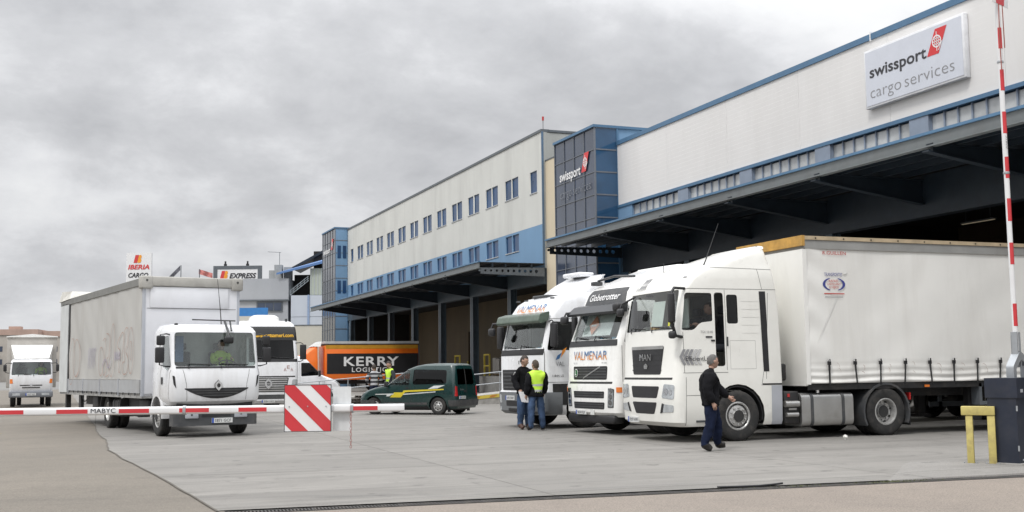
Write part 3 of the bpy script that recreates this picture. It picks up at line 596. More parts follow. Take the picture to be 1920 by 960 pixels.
# ------------------------------------------------------------------ shaped bodies: stacked plan outlines, cut and trimmed with booleans
class Hull:
    """levels: (z, x_front, x_back, half_width, r_front, r_back, bulge)"""
    def __init__(s, lv): s.lv = [tuple(map(float, l)) for l in lv]
    def at(s, z):
        L = s.lv
        if z <= L[0][0]: return L[0]
        for a, b in zip(L, L[1:]):
            if z <= b[0]:
                t = (z-a[0])/max(1e-6, b[0]-a[0]); return tuple(p+(q-p)*t for p, q in zip(a, b))
        return L[-1]
    def ring(s, l, d):
        z, xf, xb, w, rf, rb, bu = l; xf -= d; xb += d; w -= d; rf = max(.01, min(rf-d*.5, w*.9)); rb = max(.01, min(rb, w*.9)); out = []
        y1 = w-rf; fx = lambda y: xf-bu*(y/w)**2
        for k in range(11): y = -y1+2*y1*k/10; out.append((fx(y), y))
        x1 = fx(y1)-rf
        for k in range(1, 7): a = math.pi/2*k/6; out.append((x1+rf*math.cos(a), y1+rf*math.sin(a)))
        for k in range(1, 4): out.append((x1+(xb+rb-x1)*k/4, w))
        for k in range(0, 5): a = math.pi/2*k/4; out.append((xb+rb-rb*math.sin(a), w-rb+rb*math.cos(a)))
        n = [(x, -y) for x, y in out[11:]][::-1]
        return [(x, y, z) for x, y in out+n]
    def mesh(s, d=0., z0=None, z1=None):
        z0 = s.lv[0][0] if z0 is None else z0; z1 = s.lv[-1][0] if z1 is None else z1
        ls = [s.at(z0)]+[l for l in s.lv if z0+1e-4 < l[0] < z1-1e-4]+[s.at(z1)]
        ls[0] = (z0,)+ls[0][1:]; ls[-1] = (z1,)+ls[-1][1:]
        rs = [s.ring(l, d) for l in ls]; n = len(rs[0]); v = [p for r in rs for p in r]
        f = [(i*n+k, i*n+(k+1) % n, (i+1)*n+(k+1) % n, (i+1)*n+k) for i in range(len(rs)-1) for k in range(n)]
        f += [tuple(range(n))[::-1], tuple(range((len(rs)-1)*n, len(rs)*n))]
        return mesh_of(v, f)
    def fx(s, y, z): l = s.at(z); return l[1]-l[6]*(y/l[3])**2
    def on_front(s, e=.012): return lambda p: Vector((s.fx(p.y, p.z)+e, p.y, p.z))
    def on_side(s, sg, e=.010): return lambda p: Vector((p.x, sg*(s.at(p.z)[3]+e), p.z))
def boolean(me, ops):
    os = [bpy.data.objects.new('a', me)]
    for b, op in ops:
        o = bpy.data.objects.new('b', b); os.append(o); m = os[0].modifiers.new('m', 'BOOLEAN'); m.operation = op; m.object = o; m.solver = 'EXACT'
    r = tmp_eval(os, os[0]); r.materials.clear(); return r
def cutter(polys):           # list of (poly, axis, a, b)
    m = MB()
    for p in polys: m.prism(*p)
    return m.me()
def arch(x, z, r, y0, y1, n=20): return ([(x+r*math.cos(2*math.pi*k/n), z+r*math.sin(2*math.pi*k/n)) for k in range(n)], 'y', y0, y1)
class Body:
    """a hollow vehicle body with real window openings; parts trimmed to its surface"""
    def __init__(s, root, hull, name='body', mat=None, floor=None, ceil=None, front=(), sides=(), cuts=(), backs=(), t=.06, inner=True, glass=None):
        s.root, s.h = root, hull; base = hull.mesh(); ops = []
        floor = hull.lv[0][0]+.25 if floor is None else floor; ceil = hull.lv[-1][0]-.12 if ceil is None else ceil
        if inner: ops.append((hull.mesh(t, floor, ceil), 'DIFFERENCE'))
        wins = []; both = []
        for p, nm, gm in front: zc = sum(q[1] for q in p)/len(p); x = hull.at(zc)[1]; wins.append(((p, 'x', x-.75, x+2), nm, gm))
        for p, sg, nm, gm in sides:
            zc = sum(q[1] for q in p)/len(p); w = hull.at(zc)[3]
            if sg: wins.append(((p, 'y', sg*(w-.35), sg*(w+1)), nm, gm))
            else: wins += [((p, 'y', -w-1, w+1), nm, None), ((p, 'y', w-.35, w+1), nm, gm), ((p, 'y', .35-w, -w-1), nm, gm)]; both.append(len(wins))
        for p, nm, gm in backs: zc = sum(q[1] for q in p)/len(p); x = hull.at(zc)[2]; wins.append(((p, 'x', x+.45, x-1), nm, gm))
        skip = {b-1 for b in both} | {b-2 for b in both}
        for i, (w_, nm, gm) in enumerate(wins):
            if i not in skip: ops.append((cutter([w_]), 'DIFFERENCE'))
        for c in cuts: ops.append((cutter([c]), 'DIFFERENCE'))
        me = boolean(base, ops); sharpen(me, 28); s.body = ob(name, me, mat, root)
        for w_, nm, gm in wins:
            if gm is None: continue
            g = boolean(hull.mesh(.018), [(hull.mesh(.030, hull.lv[0][0]-.1 if False else hull.lv[0][0]+.02, hull.lv[-1][0]-.02), 'DIFFERENCE'), (cutter([w_]), 'INTERSECT')])
            sharpen(g, 40); ob(nm, g, gm, root)
    def patch(s, name, poly, ax, mat, grow=.010, depth=.12, parent=None):
        """a raised piece following the body surface. ax: 'f' front (y,z), 'l'/'r' side (x,z), 'b' back (y,z)"""
        h = s.h; zc = sum(q[1] for q in poly)/len(poly); l = h.at(zc)
        if ax == 'f':
            xs = [h.fx(q[0], q[1]) for q in poly]; c = (poly, 'x', min(xs)-depth, max(xs)+1)
        elif ax == 'b': c = (poly, 'x', l[2]+depth, l[2]-1)
        else:
            sg = 1 if ax == 'l' else -1; ws = [h.at(q[1])[3] for q in poly]; c = (poly, 'y', sg*(min(ws)-depth), sg*(max(ws)+1))
        me = boolean(h.mesh(-grow), [(cutter([c]), 'INTERSECT')]); sharpen(me, 35)
        return ob(name, me, mat, parent or s.root)
def line(p, q, w):                                       # thin quad along a segment, as a polygon
    d = Vector((q[0]-p[0], q[1]-p[1])).normalized(); n = Vector((-d.y, d.x))*w/2
    return [(p[0]-n.x, p[1]-n.y), (q[0]-n.x, q[1]-n.y), (q[0]+n.x, q[1]+n.y), (p[0]+n.x, p[1]+n.y)]
# wheels ------------------------------------------------------------
WM = {}
def wheel_meshes(kind, r, w):
    key = (kind, r, w)
    if key in WM: return WM[key]
    t = MB(); h = w/2; ri = r*.56
    t.lathe([(ri, -h*.86), (ri+.03, -h*.95), (r*.80, -h), (r*.93, -h*.97), (r*.985, -h*.84), (r, -h*.72), (r, -h*.42), (r-.014, -h*.40), (r-.014, -h*.32), (r, -h*.30), (r, -.02), (r-.014, -.018), (r-.014, .018), (r, .02), (r, h*.30), (r-.014, h*.32), (r-.014, h*.40), (r, h*.42), (r, h*.72), (r*.985, h*.84), (r*.93, h*.97), (r*.80, h), (ri+.03, h*.95), (ri, h*.86), (ri, -h*.86)], 'y', 40)
    tm = t.me(40); tm.materials.append(RUBBER)
    m = MB()                                             # outer face towards +y
    if kind == 'front':
        m.lathe([(ri+.012, h*.86), (ri-.02, h*.90), (ri-.035, h*.80), (ri-.045, h*.30), (ri*.80, h*.34), (ri*.74, h*.80), (ri*.46, h*.92), (ri*.44, h*1.0), (ri*.40, h*1.12), (.001, h*1.14)], 'y', 32)
        nn, nr, ny = 10, ri*.60, h*.86
    elif kind == 'drive':
        m.lathe([(ri+.012, h*.86), (ri-.02, h*.90), (ri-.03, h*.75), (ri-.05, -h*.05), (ri*.82, -h*.20), (ri*.60, -h*.30), (ri*.50, -h*.28), (ri*.48, h*.25), (ri*.40, h*.32), (.001, h*.32)], 'y', 32)
        nn, nr, ny = 10, ri*.66, -h*.26
    else:
        m.lathe([(ri+.012, h*.86), (ri-.01, h*.92), (ri-.02, h*.82), (ri*.85, h*.66), (ri*.62, h*.86), (ri*.34, h*.92), (ri*.30, h*.98), (.001, h*1.0)], 'y', 32)
        nn, nr, ny = 5, ri*.2, h*.95
    for k in range(nn):
        a = 2*math.pi*k/nn; m.lathe([(.022*r/.52, ny), (.022*r/.52, ny+.035), (.001, ny+.04)], 'y', 6, (nr*math.cos(a), 0, nr*math.sin(a)))
    rm = m.me(35); rm.materials.append(RIM)
    hm = MB()                                            # dark hand holes
    for k in range(8 if kind != 'car' else 7):
        a = 2*math.pi*(k+.5)/(8 if kind != 'car' else 7); rr, rh, yy = {'front': (ri*.84, .032, h*.52), 'drive': (ri*.80, .030, -h*.16), 'car': (ri*.68, .024, h*.80)}[kind]
        hm.lathe([(rh, yy), (rh, yy+.02), (.001, yy+.021)], 'y', 8, (rr*math.cos(a), 0, rr*math.sin(a)))
    if kind == 'front': hm.lathe([(ri*.43, h*1.0), (ri*.415, h*1.13), (ri*.39, h*1.16), (.001, h*1.17)], 'y', 20)
    if kind == 'drive': hm.lathe([(ri*.47, h*.26), (ri*.42, h*.34), (.001, h*.35)], 'y', 20)
    dm = hm.me(30); dm.materials.append(SEAM)
    WM[key] = (tm, rm, dm); return WM[key]
def wheel(parent, x, y, kind='front', r=.52, w=.30, steer=0, rimmat=None, dual=False):
    e = bpy.data.objects.new('wheel', None); col.objects.link(e); e.parent = parent; e.location = (x, y, r); e.empty_display_size = .1
    e.rotation_euler = (0, random.uniform(0, 6), R(steer)+(0 if y > 0 else math.pi)); e.rotation_mode = 'YXZ'
    tm, rm, dm = wheel_meshes(kind, r, w); ob('tyre', tm, None, e); ob('rim', rm, None, e); ob('rim_holes', dm, None, e)
    if dual: ob('inner_tyre', tm, None, e, (0, -w-.05, 0))
    return e
def mirror(parent, x, y, z, h, w, sg, arm=True, mat=BLACKP, fx=0.0):
    """tall side mirror on an arm; x,y of its centre"""
    m = ob('mirror', box_me(x-.055, x+.055, y-w/2, y+w/2, z-h/2, z+h/2, .035, 3), mat, parent)
    box('mirror_glass', x-.062, x-.054, y-w/2+.03, y+w/2-.03, z-h/2+.04, z+h/2-.04, CHROME, m)
    if arm:
        t = MB(); t2 = MB(); t.tube([(x+fx, y-sg*.32, z+h/2+.06), (x, y-sg*.1, z+h/2+.08), (x, y, z+h/2+.02), (x, y, z+h/2-.03)], .018); t2.tube([(x+fx, y-sg*.32, z-h/2-.08), (x, y-sg*.1, z-h/2-.07), (x, y, z-h/2-.02), (x, y, z-h/2+.03)], .018)
        t.build('mirror_arm', mat, m, 50); t2.build('mirror_arm', mat, m, 50)
    return m
def seats(parent, x, z, ys=(-.55, .55)):
    for y in ys:
        s = ob('seat', box_me(x-.25, x+.28, y-.26, y+.26, z, z+.16, .05), SEATM, parent); box('backrest', x-.36, x-.20, y-.25, y+.25, z+.12, z+.78, SEATM, s, .05); box('headrest', x-.34, x-.22, y-.14, y+.14, z+.82, z+1.0, SEATM, s, .04)
def dash(parent, x0, x1, w, z, ysteer):
    d = box('dashboard', x0, x1, -w, w, z-.35, z, INT, parent, .05)
    t = MB(); n = 16; rr = .23; c = Vector((x0-.12, ysteer, z+.06)); ax = Vector((.5, 0, .85)).normalized(); a = Vector((0, 1, 0)); b = ax.cross(a)
    t.tube([c+(a*math.cos(2*math.pi*k/n)+b*math.sin(2*math.pi*k/n))*rr for k in range(n+1)], .018, 6); t.tube([c, c-ax*.25], .03); t.bar(c-a*rr, c+a*rr, .03)
    t.build('steering_wheel', BLACKP, d, 50)
def wiper(B, y0, y1, z0, z1, e=.03):
    pts = [(B.h.fx(y0+(y1-y0)*t, z0+(z1-z0)*t)+e, y0+(y1-y0)*t, z0+(z1-z0)*t) for t in (0, .25, .5, .75, 1)]
    m = MB(); m.tube(pts, .012, 6); m.tube([(B.h.fx(y0, z0-.12)+e, y0, z0-.12), pts[0], pts[2]], .014, 6); m.build('wiper', BLACKP, B.root, 50)
def plate(B, s, y0, y1, z0, z1, ax='f', x=None):
    xx = (B.h.fx((y0+y1)/2, (z0+z1)/2)+.02) if ax == 'f' else x
    sg = 1 if ax == 'f' else -1
    p = box('number_plate', xx-.015*sg, xx+.012*sg, y0, y1, z0, z1, PLATE, B.root)
    if ax == 'f': xd, a = (0, 1, 0), y0
    else: xd, a = (0, -1, 0), y1
    flat('plate_band', [(0, 0), ((y1-y0)*.09, 0), ((y1-y0)*.09, z1-z0), (0, z1-z0)], EUB, p, (xx+.013*sg, a, z0), xd, UPZ, .002)
    text(s, (z1-z0)*.58, INKD, p, (xx+.013*sg, a+xd[1]*(y1-y0)*.16, z0+(z1-z0)*.2), xd, UPZ, (y1-y0)*.76, ext=.003)
def fender(parent, x, y0, y1, r, a0, a1, mat=DGREY, z=.52, t=.035, name='mudguard'):
    n = 16; m = MB(); v = []
    for k in range(n+1):
        a = R(a0+(a1-a0)*k/n)
        for rr in (r, r+t):
            for y in (y0, y1): v.append((x+rr*math.cos(a), y, z+rr*math.sin(a)))
    f = []
    for k in range(n): b = 4*k; f += [(b, b+4, b+5, b+1), (b+2, b+3, b+7, b+6), (b, b+2, b+6, b+4), (b+1, b+5, b+7, b+3)]
    f += [(0, 1, 3, 2), (4*n, 4*n+2, 4*n+3, 4*n+1)]
    return m.add(v, f).build(name, mat, parent, 30)
def tank(parent, x0, x1, y0, y1, z0, z1, mat=ALU, bands=2, name='fuel_tank'):
    o = ob(name, MB().prism(rect(y0, y1, z0, z1, .14, 5), 'x', x0, x1).me(40), mat, parent)
    for k in range(bands):
        x = x0+(x1-x0)*(.2+.6*k/max(1, bands-1)); MB().prism(rect(y0-.012, y1+.012, z0-.012, z1+.012, .15, 5), 'x', x-.035, x+.035).build('tank_strap', DGREY, o, 40)
    cy = y1 if y1 > 0 else y0
    MB().lathe([(.001, z1+.06), (.05, z1+.06), (.05, z1-.02)], 'z', 12, ((x0*.45+x1*.55), (y0+y1)/2+.1*(1 if cy > 0 else -1), 0)).build('filler_cap', CHROME, o, 40)
    return o
def chassis(parent, x0, x1, z=.85, w=.42):
    m = MB()
    for s in (-1, 1): m.box(x0, x1, s*w-.04, s*w+.04, z-.14, z+.14)
    x = x0+.3
    while x < x1: m.box(x-.04, x+.04, -w+.04, w-.04, z-.1, z+.1); x += 1.1
    return m.build('chassis', CHASSIS, parent)
def axle(parent, x, w=1.0, r=.52): return MB().lathe([(.09, -w), (.09, -.25), (.2, -.18), (.2, .18), (.09, .25), (.09, w)], 'y', 14, (x, 0, r)).build('axle', CHASSIS, parent, 40)
def trailer(root, x0, L, w, z0, z1, cmat, straps=True, rail=None, front_h=None):
    """curtain-sided trailer body; front face at x0, extends back; root frame of the tractor type (x forward)"""
    random.seed(int(abs(x0*100))+3)
    TR = rail or STEELG
    for sg in (-1, 1):                                   # the curtains: hung cloth, taut above, gathered and rippled along the hem
        nx, nz = int(L*14), 48; v = []; f = []
        for i in range(nx+1):
            x = x0-.02-(L-.06)*i/nx
            for j in range(nz+1):
                t = (j/nz)**2.3; z = z0+(z1-.22-z0)*t
                hem = max(0, 1-t*5.2); y = w+.012*math.sin(x*2.1)*math.sin(t*3.1)+hem*(.017*math.sin((z-z0)*42+.9*math.sin(x*1.9))+.008*math.sin(x*4.7+t*20)-.016*abs(math.cos((x-x0+.52)*math.pi/.69)))
                near = max(0, 1-(x0-x)/.75); y += near*.022*math.sin((t*26+(x0-x)*5))*(.4+t)
                y += .004*math.sin(t*17+x*3)*math.sin(x*1.1)
                v.append((x, sg*y, z))
        for i in range(nx):
            for j in range(nz): a = i*(nz+1)+j; f.append((a, a+1, a+nz+2, a+nz+1))
        me = mesh_of(v, f); sharpen(me, 180); o = ob('curtain', me, cmat, root); sd = o.modifiers.new('s', 'SOLIDIFY'); sd.thickness = .01
        k = x0-.52
        while straps and k > x0-L+.3:
            if sg > 0 or k > x0-4:
                m = MB(); yy = sg*(w+.055); dx = random.uniform(-.05, .05); zt = z0+.50
                m.bar((k, yy, zt), (k+dx*.3, yy, zt-.22), .05, .012); m.bar((k+dx*.3, yy, zt-.22), (k+dx, yy, z0-.05), .042, .012); m.box(k-.035, k+.035, yy-.02, yy+.02, zt-.10, zt-.02)
                s_ = m.build('strap', BLACKP, root); MB().box(k-.022, k+.022, yy-.025, yy+.025, zt-.03, zt+.03).build('buckle', CHROME, s_)
            k -= .69
    box('roof_rail', x0-L, x0, -w-.03, w+.03, z1-.24, z1-.05, TR, root)
    mk('roof_sheet', boxv(x0-L+.02, x0-.02, -w-.01, w+.01, z1-.045, z1), BF, cmat, root)
    fr = box('front_panel', x0, x0+.05, -w+.02, w-.02, z0-.05, z1-.25, cmat, root)
    box('rear_door', x0-L-.05, x0-L, -w+.02, w-.02, z0-.05, z1-.25, cmat, root)
    box('floor', x0-L, x0, -w+.07, w-.07, z0-.06, z0+.1, CHASSIS, root); box('side_rail', x0-L, x0, w-.06, w-.03, z0-.14, z0-.005, CHASSIS, root); box('side_rail', x0-L, x0, -w+.03, -w+.06, z0-.14, z0-.005, CHASSIS, root)
    for sg in (-1, 1): box('front_post', x0-.05, x0+.055, sg*(w-.03), sg*(w+.022), z0-.02, z1-.25, cmat, root)
    return root
# ================================================================== the foremost articulated truck
CREAMW = M('cream_white_paint', (.80, .795, .75), .3, var=.025, coat=.5, dirt=(.5, .48, .43), dscale=1.5, damt=.18)
mt = thing('tractor_unit', 'foremost white tractor unit with black grille and dark door slot, beside the walking man', 'truck', (13.33, 22.33, 0), 180)
H1 = Hull([(.33, 1.42, -1.12, 1.22, .22, .04, .09), (.42, 1.54, -1.12, 1.26, .22, .04, .09), (.80, 1.57, -1.12, 1.275, .22, .04, .09), (1.28, 1.55, -1.13, 1.28, .22, .04, .09), (1.40, 1.50, -1.13, 1.275, .20, .04, .08), (2.25, 1.46, -1.12, 1.26, .15, .04, .07),
           (2.8, 1.37, -1.10, 1.25, .14, .04, .07), (3.22, 1.28, -1.07, 1.235, .15, .05, .07), (3.42, 1.17, -1.05, 1.22, .20, .06, .09), (3.60, 1.0, -1.03, 1.20, .26, .08, .12), (3.70, .80, -1.02, 1.17, .34, .1, .14), (3.78, .55, -1.01, 1.15, .36, .12, .16), (3.92, .12, -.98, 1.12, .36, .14, .16), (4.06, -.34, -.96, 1.08, .34, .14, .12), (4.14, -.60, -.95, 1.03, .26, .14, .1), (4.19, -.74, -.93, .96, .16, .12, .06), (4.205, -.80, -.90, .90, .08, .08, .04)])
ws1 = rpoly([(-1.09, 2.36), (1.09, 2.36), (1.07, 3.20), (-1.07, 3.20)], .06)
dw1 = rpoly([(1.30, 2.34), (1.02, 2.34), (.86, 2.50), (.56, 2.53), (.56, 3.13), (1.19, 3.13)], [.05, .08, .08, .04, .05, .06])
slot1 = rpoly([(.28, 1.58), (.50, 1.58), (.50, 3.14), (.28, 3.14)], .07)
sw1 = rpoly([(.20, 2.48), (-.07, 2.48), (-.07, 3.10), (.20, 3.10)], .06)
B1 = Body(mt, H1, 'cab', CREAMW, floor=1.35, ceil=3.55, front=[(ws1, 'windscreen', GLASS)], sides=[(dw1, 1, 'door_window', GLASSS), (dw1, -1, 'door_window', GLASSS), (slot1, 1, 'slot', None), (sw1, 1, 'sleeper_window', GLASSD), (sw1, -1, 'sleeper_window', GLASSD)],
          cuts=[arch(0, .54, .66, -2, 2), (rect(-1.5, -.2, -.2, 1.15), 'y', -.9, .9), (rect(-.8, .9, -.2, 1.1), 'y', -.85, .85)])
B1.patch('grille', rpoly([(-.74, 2.02), (.74, 2.02), (.62, 1.42), (-.62, 1.42)], .05), 'f', BLACKP, .006)
gb1 = B1.patch('grille_bar', rpoly([(-.73, 2.03), (.73, 2.03), (.72, 1.96), (-.72, 1.96)], .02), 'f', ALU, .014)
for k in range(4): B1.patch('grille_slat', rect(-.66, .66, 1.50+k*.11, 1.525+k*.11), 'f', BLACKP, .012)
text('MAN', .14, CHROME, mt, (0, -.25, 1.72), (0, 1, 0), UPZ, .50, bold=0, ext=.02, mapf=H1.on_front(.04))
flat('badge', rpoly([(-.07, 0), (.07, 0), (.09, .07), (0, .12), (-.09, .07)], .02), CHROME, mt, (0, 0, 1.54), (0, 1, 0), UPZ, .02, H1.on_front(.02))
for z0, z1, w0, w1 in ((.92, 1.17, .55, .64), (.58, .83, .42, .56)): B1.patch('lower_grille', rpoly([(-w0, z0), (w0, z0), (w1, z1), (-w1, z1)], .05), 'f', BLACKP, .004)
B1.patch('bumper_gap', rect(-1.1, 1.1, 1.31, 1.355), 'f', SEAM, .004)
for s in (-1, 1):
    hl = B1.patch('headlight', rpoly([(s*.74, .93), (s*1.16, .90), (s*1.18, 1.20), (s*.82, 1.22)], .04), 'f', LAMP, .008, .2)
    for yy_, zz_, rr_ in ((.90, 1.06, .075), (1.06, 1.05, .065)): flat('reflector', [(rr_*math.cos(a*.524), rr_*math.sin(a*.524)) for a in range(12)], CHROME, hl, (0, s*yy_, zz_), (0, 1, 0), UPZ, 0, H1.on_front(.014))
    B1.patch('fog_light', rpoly([(s*.72, .62), (s*1.14, .64), (s*1.16, .78), (s*.80, .80)], .03), 'f', LAMP, .008, .2)
    B1.patch('lamp_surround', rpoly([(s*.66, .60), (s*.76, .62), (s*.84, .80), (s*.76, .82)], .02), 'f', BLACKP, .010, .2)
    ax = 'l' if s > 0 else 'r'
    B1.patch('side_stripe', [(-.62, 3.18), (-.78, 3.18), (-.80, 1.46), (-.66, 1.46)], ax, BLACKP, .006)
    for nm, pts in (('door_seam', ((1.27, 1.45), (1.28, 2.3))), ('bumper_seam', ((1.26, .36), (1.24, 1.36))), ('step_seam', ((1.24, .98), (.72, .98))), ('step_seam', ((.74, .98), (.74, 1.44))), ('fender_seam', ((-.60, 1.16), (-.66, 1.46))), ('door_seam', ((1.30, 1.45), (.22, 1.45))), ('door_seam', ((.24, 1.5), (.24, 3.2))), ('roof_seam', ((1.15, 3.22), (-1.1, 3.22))), ('deflector_seam', ((-.84, 3.15), (-.72, 1.30))), ('deflector_seam', ((-.70, 3.22), (-.62, 3.66))), ('roof_seam', ((.75, 3.69), (-1.04, 3.66)))):
        B1.patch(nm, line(*pts, .010), ax, GAP, .003, .08)
    for pts in (((.15, 2.12), (-.48, 2.12)), ((-.48, 2.12), (-.48, 1.52)), ((.15, 1.52), (-.48, 1.52)), ((.15, 2.12), (.15, 1.52))): B1.patch('locker_seam', line(*pts, .008), ax, M('soft_seam', (.42, .42, .40), .7), .002, .06)
    for z in (2.28, 2.45, 2.62, 2.79, 2.96): B1.patch('pressed_rib', rect(-.60, -.16, z, z+.06), ax, CREAMW, .004, .05)
    B1.patch('skirt_panel', rect(-1.11, -.84, .30, 1.16), ax, GREYPL, .006); B1.patch('skirt_gap', rect(-1.12, -.62, 1.17, 1.205), ax, SEAM, .004)
    box('step', .62, 1.02, s*1.285, s*1.18, .42, .46, DGREY, mt)
B1.patch('door_handle', rpoly(rect(.52, .62, 2.10, 2.14), .015), 'l', BLACKP, .018); B1.patch('slot_trim', rect(.20, .235, 2.0, 2.2), 'l', BLACKP, .02)
plate(B1, '9297 HVM', -.78, -.30, .38, .50)
for k in range(5): flat('chevron', [(0, 0), (.07, 0), (-.02, .16), (.07, .32), (0, .32), (-.09, .16)], INKG if k < 3 else M('ink_light', (.5, .5, .5), .5), mt, (1.30-k*.095, 0, 1.62), (-1, 0, 0), UPZ, 0, H1.on_side(1, .012))
text('EfficientLine', .095, INKD, mt, (1.24, 0, 1.70), (-1, 0, 0), UPZ, .66, ext=0, mapf=H1.on_side(1, .016))
text('TGX 18.440', .05, INKG, mt, (.86, 0, 2.28), (-1, 0, 0), UPZ, .30, ext=0, mapf=H1.on_side(1, .012)); flat('badge_bar', rect(0, .16, 0, .035), INKD, mt, (.74, 0, 2.18), (-1, 0, 0), UPZ, 0, H1.on_side(1, .012))
for k in range(4): flat('chevron', [(0, 0), (.05, 0), (.10, .22), (.05, .22)], INKG, mt, (0, -.80+k*.09, 3.34), (0, 1, 0), UPZ, 0, H1.on_front(.02))
text('EfficientLine', .07, INKG, mt, (0, -.95, 3.30), (0, 1, 0), UPZ, .5, ext=0, mapf=H1.on_front(.024))
B1.patch('marker_lamp', rect(.96, 1.08, 3.47, 3.50), 'f', INKG, .02)
wiper(B1, -.75, -.05, 2.44, 2.40); wiper(B1, .25, .95, 2.44, 2.40)
seats(mt, .15, 1.9); dash(mt, .85, 1.2, 1.0, 2.28, .55)
box('bunk_curtain', -.32, -.28, -1.1, 1.1, 1.9, 3.2, INT, mt); flat('sun_curtain', rect(-.06, .45, 2.45, 3.0), CURT, mt, (0, 0, 0), (0, 1, 0), UPZ, 0, H1.on_front(-.10)); box('side_curtain', .75, .78, .30, .62, 2.42, 3.05, CURT, mt)
flat('dash_card', rect(0, .42, 0, .16), M('orange_card', (.55, .33, .10), .7), mt, (1.20, -.30, 2.40), (0, 1, 0), UPZ, 0); flat('sticker', rect(0, .07, 0, .09), M('yellow_sticker', (.6, .6, .05), .6), mt, (0, .84, 2.44), (0, 1, 0), UPZ, 0, H1.on_front(.004))
for s in (-1, 1):
    mx_ = 1.60 if s > 0 else 1.05; mirror(mt, mx_, s*1.37, 2.80, .62, .17, s, False); tube('mirror_arm', [(mx_-.42, s*1.2, 3.22), (mx_-.1, s*1.32, 3.22), (mx_, s*1.37, 3.10)], .03, BLACKP, mt); tube('mirror_arm', [(mx_-.30, s*1.24, 2.20), (mx_-.1, s*1.34, 2.22), (mx_, s*1.37, 2.5)], .035, BLACKP, mt)
    box('mirror', mx_-.08, mx_+.06, s*1.28, s*1.44, 2.16, 2.32, BLACKP, mt, .05)
MB().tube([(1.3, -.80, 3.16), (1.62, -.86, 3.0), (1.66, -.86, 2.9)], .022).build('front_mirror_arm', BLACKP, mt, 50); ob('front_mirror', box_me(1.60, 1.72, -.98, -.74, 2.72, 2.90, .05), BLACKP, mt)
box('roof_hatch', .30, .62, -.45, .25, 3.66, 3.84, WHITE, mt, .04); tube('antenna', [(.60, .92, 3.62), (.50, .95, 3.85), (.20, 1.02, 4.65)], [.018, .014, .006], BLACKP, mt, 6); tube('antenna', [(.78, -.4, 3.60), (.78, -.4, 3.9)], .008, BLACKP, mt, 6)
chassis(mt, -4.55, .9); axle(mt, 0); axle(mt, -3.87)
for s in (-1, 1): wheel(mt, 0, s*1.12, 'front', .53, .31); wheel(mt, -3.87, s*1.10, 'drive', .53, .29, dual=True)
for s in (-1, 1):
    fender(mt, 0, s*.92, s*1.26, .60, -10, 190, BLACKP, .54, .02); fender(mt, -3.87, s*.60, s*1.27, .60, -28, 205, DGREY, .53, .045); box('mud_flap', -4.53, -4.50, s*.62, s*1.24, .22, .60, BLACKP, mt)
tank(mt, -2.98, -1.62, .52, 1.24, .26, .97); tank(mt, -2.9, -1.5, -1.24, -.52, .26, .97)
box('battery_box', -1.58, -1.20, .5, 1.20, .32, 1.02, CHASSIS, mt, .03); box('battery_box', -1.5, -1.20, -1.20, -.5, .32, 1.02, CHASSIS, mt, .03)
MB().lathe([(.001, 0), (.07, 0), (.07, .35), (.001, .35)], 'x', 12, (-1.55, 1.22, .75)).lathe([(.001, 0), (.05, 0), (.05, .3), (.001, .3)], 'x', 12, (-1.53, 1.22, .52)).box(-1.5, -1.3, 1.205, 1.22, .62, .66).build('valve_block', ALU, mt, 40)
box('red_tag', -1.34, -1.28, 1.205, 1.215, .9, .97, REDL, mt); box('side_marker', -4.6, -4.56, 1.05, 1.2, .78, .94, REDL, mt)
MB().lathe([(.001, 1.22), (.5, 1.20), (.5, 1.14), (.001, 1.12)], 'z', 24, (-3.75, 0, 0)).build('fifth_wheel', CHASSIS, mt, 40)
MB().tube([(-1.25, .3, 1.6), (-1.45, .3, 1.35), (-1.6, .25, 1.45), (-1.78, .2, 1.7)], .03).tube([(-1.25, .15, 1.7), (-1.5, .1, 1.4), (-1.78, .05, 1.75)], .03).build('air_hose', BLACKP, mt, 50)
box('exhaust_stack', -1.36, -1.18, .7, 1.1, 1.25, 1.62, CHASSIS, mt, .04)
# its trailer
TARP = M('white_tarpaulin', (.80, .795, .765), .45, var=.04, scale=.7, dirt=(.56, .54, .50), dscale=1.1, damt=.40, streak=True, coat=.1)
tr = thing('curtain_trailer', 'long white curtain-sided trailer with orange roof edge and black straps', 'trailer', (13.33, 22.33, 0), 180)
ORW = M('orange_brown_board', (.48, .27, .06), .7, var=.25, scale=4, dirt=(.3, .2, .08), damt=.6)
trailer(tr, -1.80, 13.6, 1.27, 1.18, 4.38, TARP, True, M('rail_grey', (.30, .30, .29), .6, dirt=(.2, .2, .19), damt=.5))
for sg in (-1, 1): box('roof_board', -15.38, -1.80, sg*1.30-.02, sg*1.30+.02, 4.335, 4.42, M('tan_roof_board', (.45, .36, .24), .7, var=.2, scale=3), tr)
box('front_board', -1.80, -1.72, -1.32, 1.32, 4.20, 4.43, ORW, tr); 
for k in range(18): box('board_bolt', -2.1-k*.75, -2.07-k*.75, 1.322, 1.33, 4.36, 4.39, BLACKP, tr)
OXB = M('print_blue', (.05, .06, .25), .5); OXR = M('print_red', (.5, .06, .05), .5)
TS = lambda p: Vector((p.x, 1.296, p.z))
text('TRANSPORTES', .075, OXB, tr, (-2.30, 0, 3.54), (-1, 0, 0), UPZ, .48, mapf=TS)
for s in (-1, 1):
    flat('print_arc', [(s*.30*math.cos(a)*f, .15*math.sin(a)*(1 if f == 1 else .9)) for f, rng in ((1, range(-6, 7)), (.78, range(6, -7, -1))) for a in [R(q*11) for q in rng]], OXB, tr, (-2.55, 0, 3.36), (-1, 0, 0), UPZ, 0, TS)
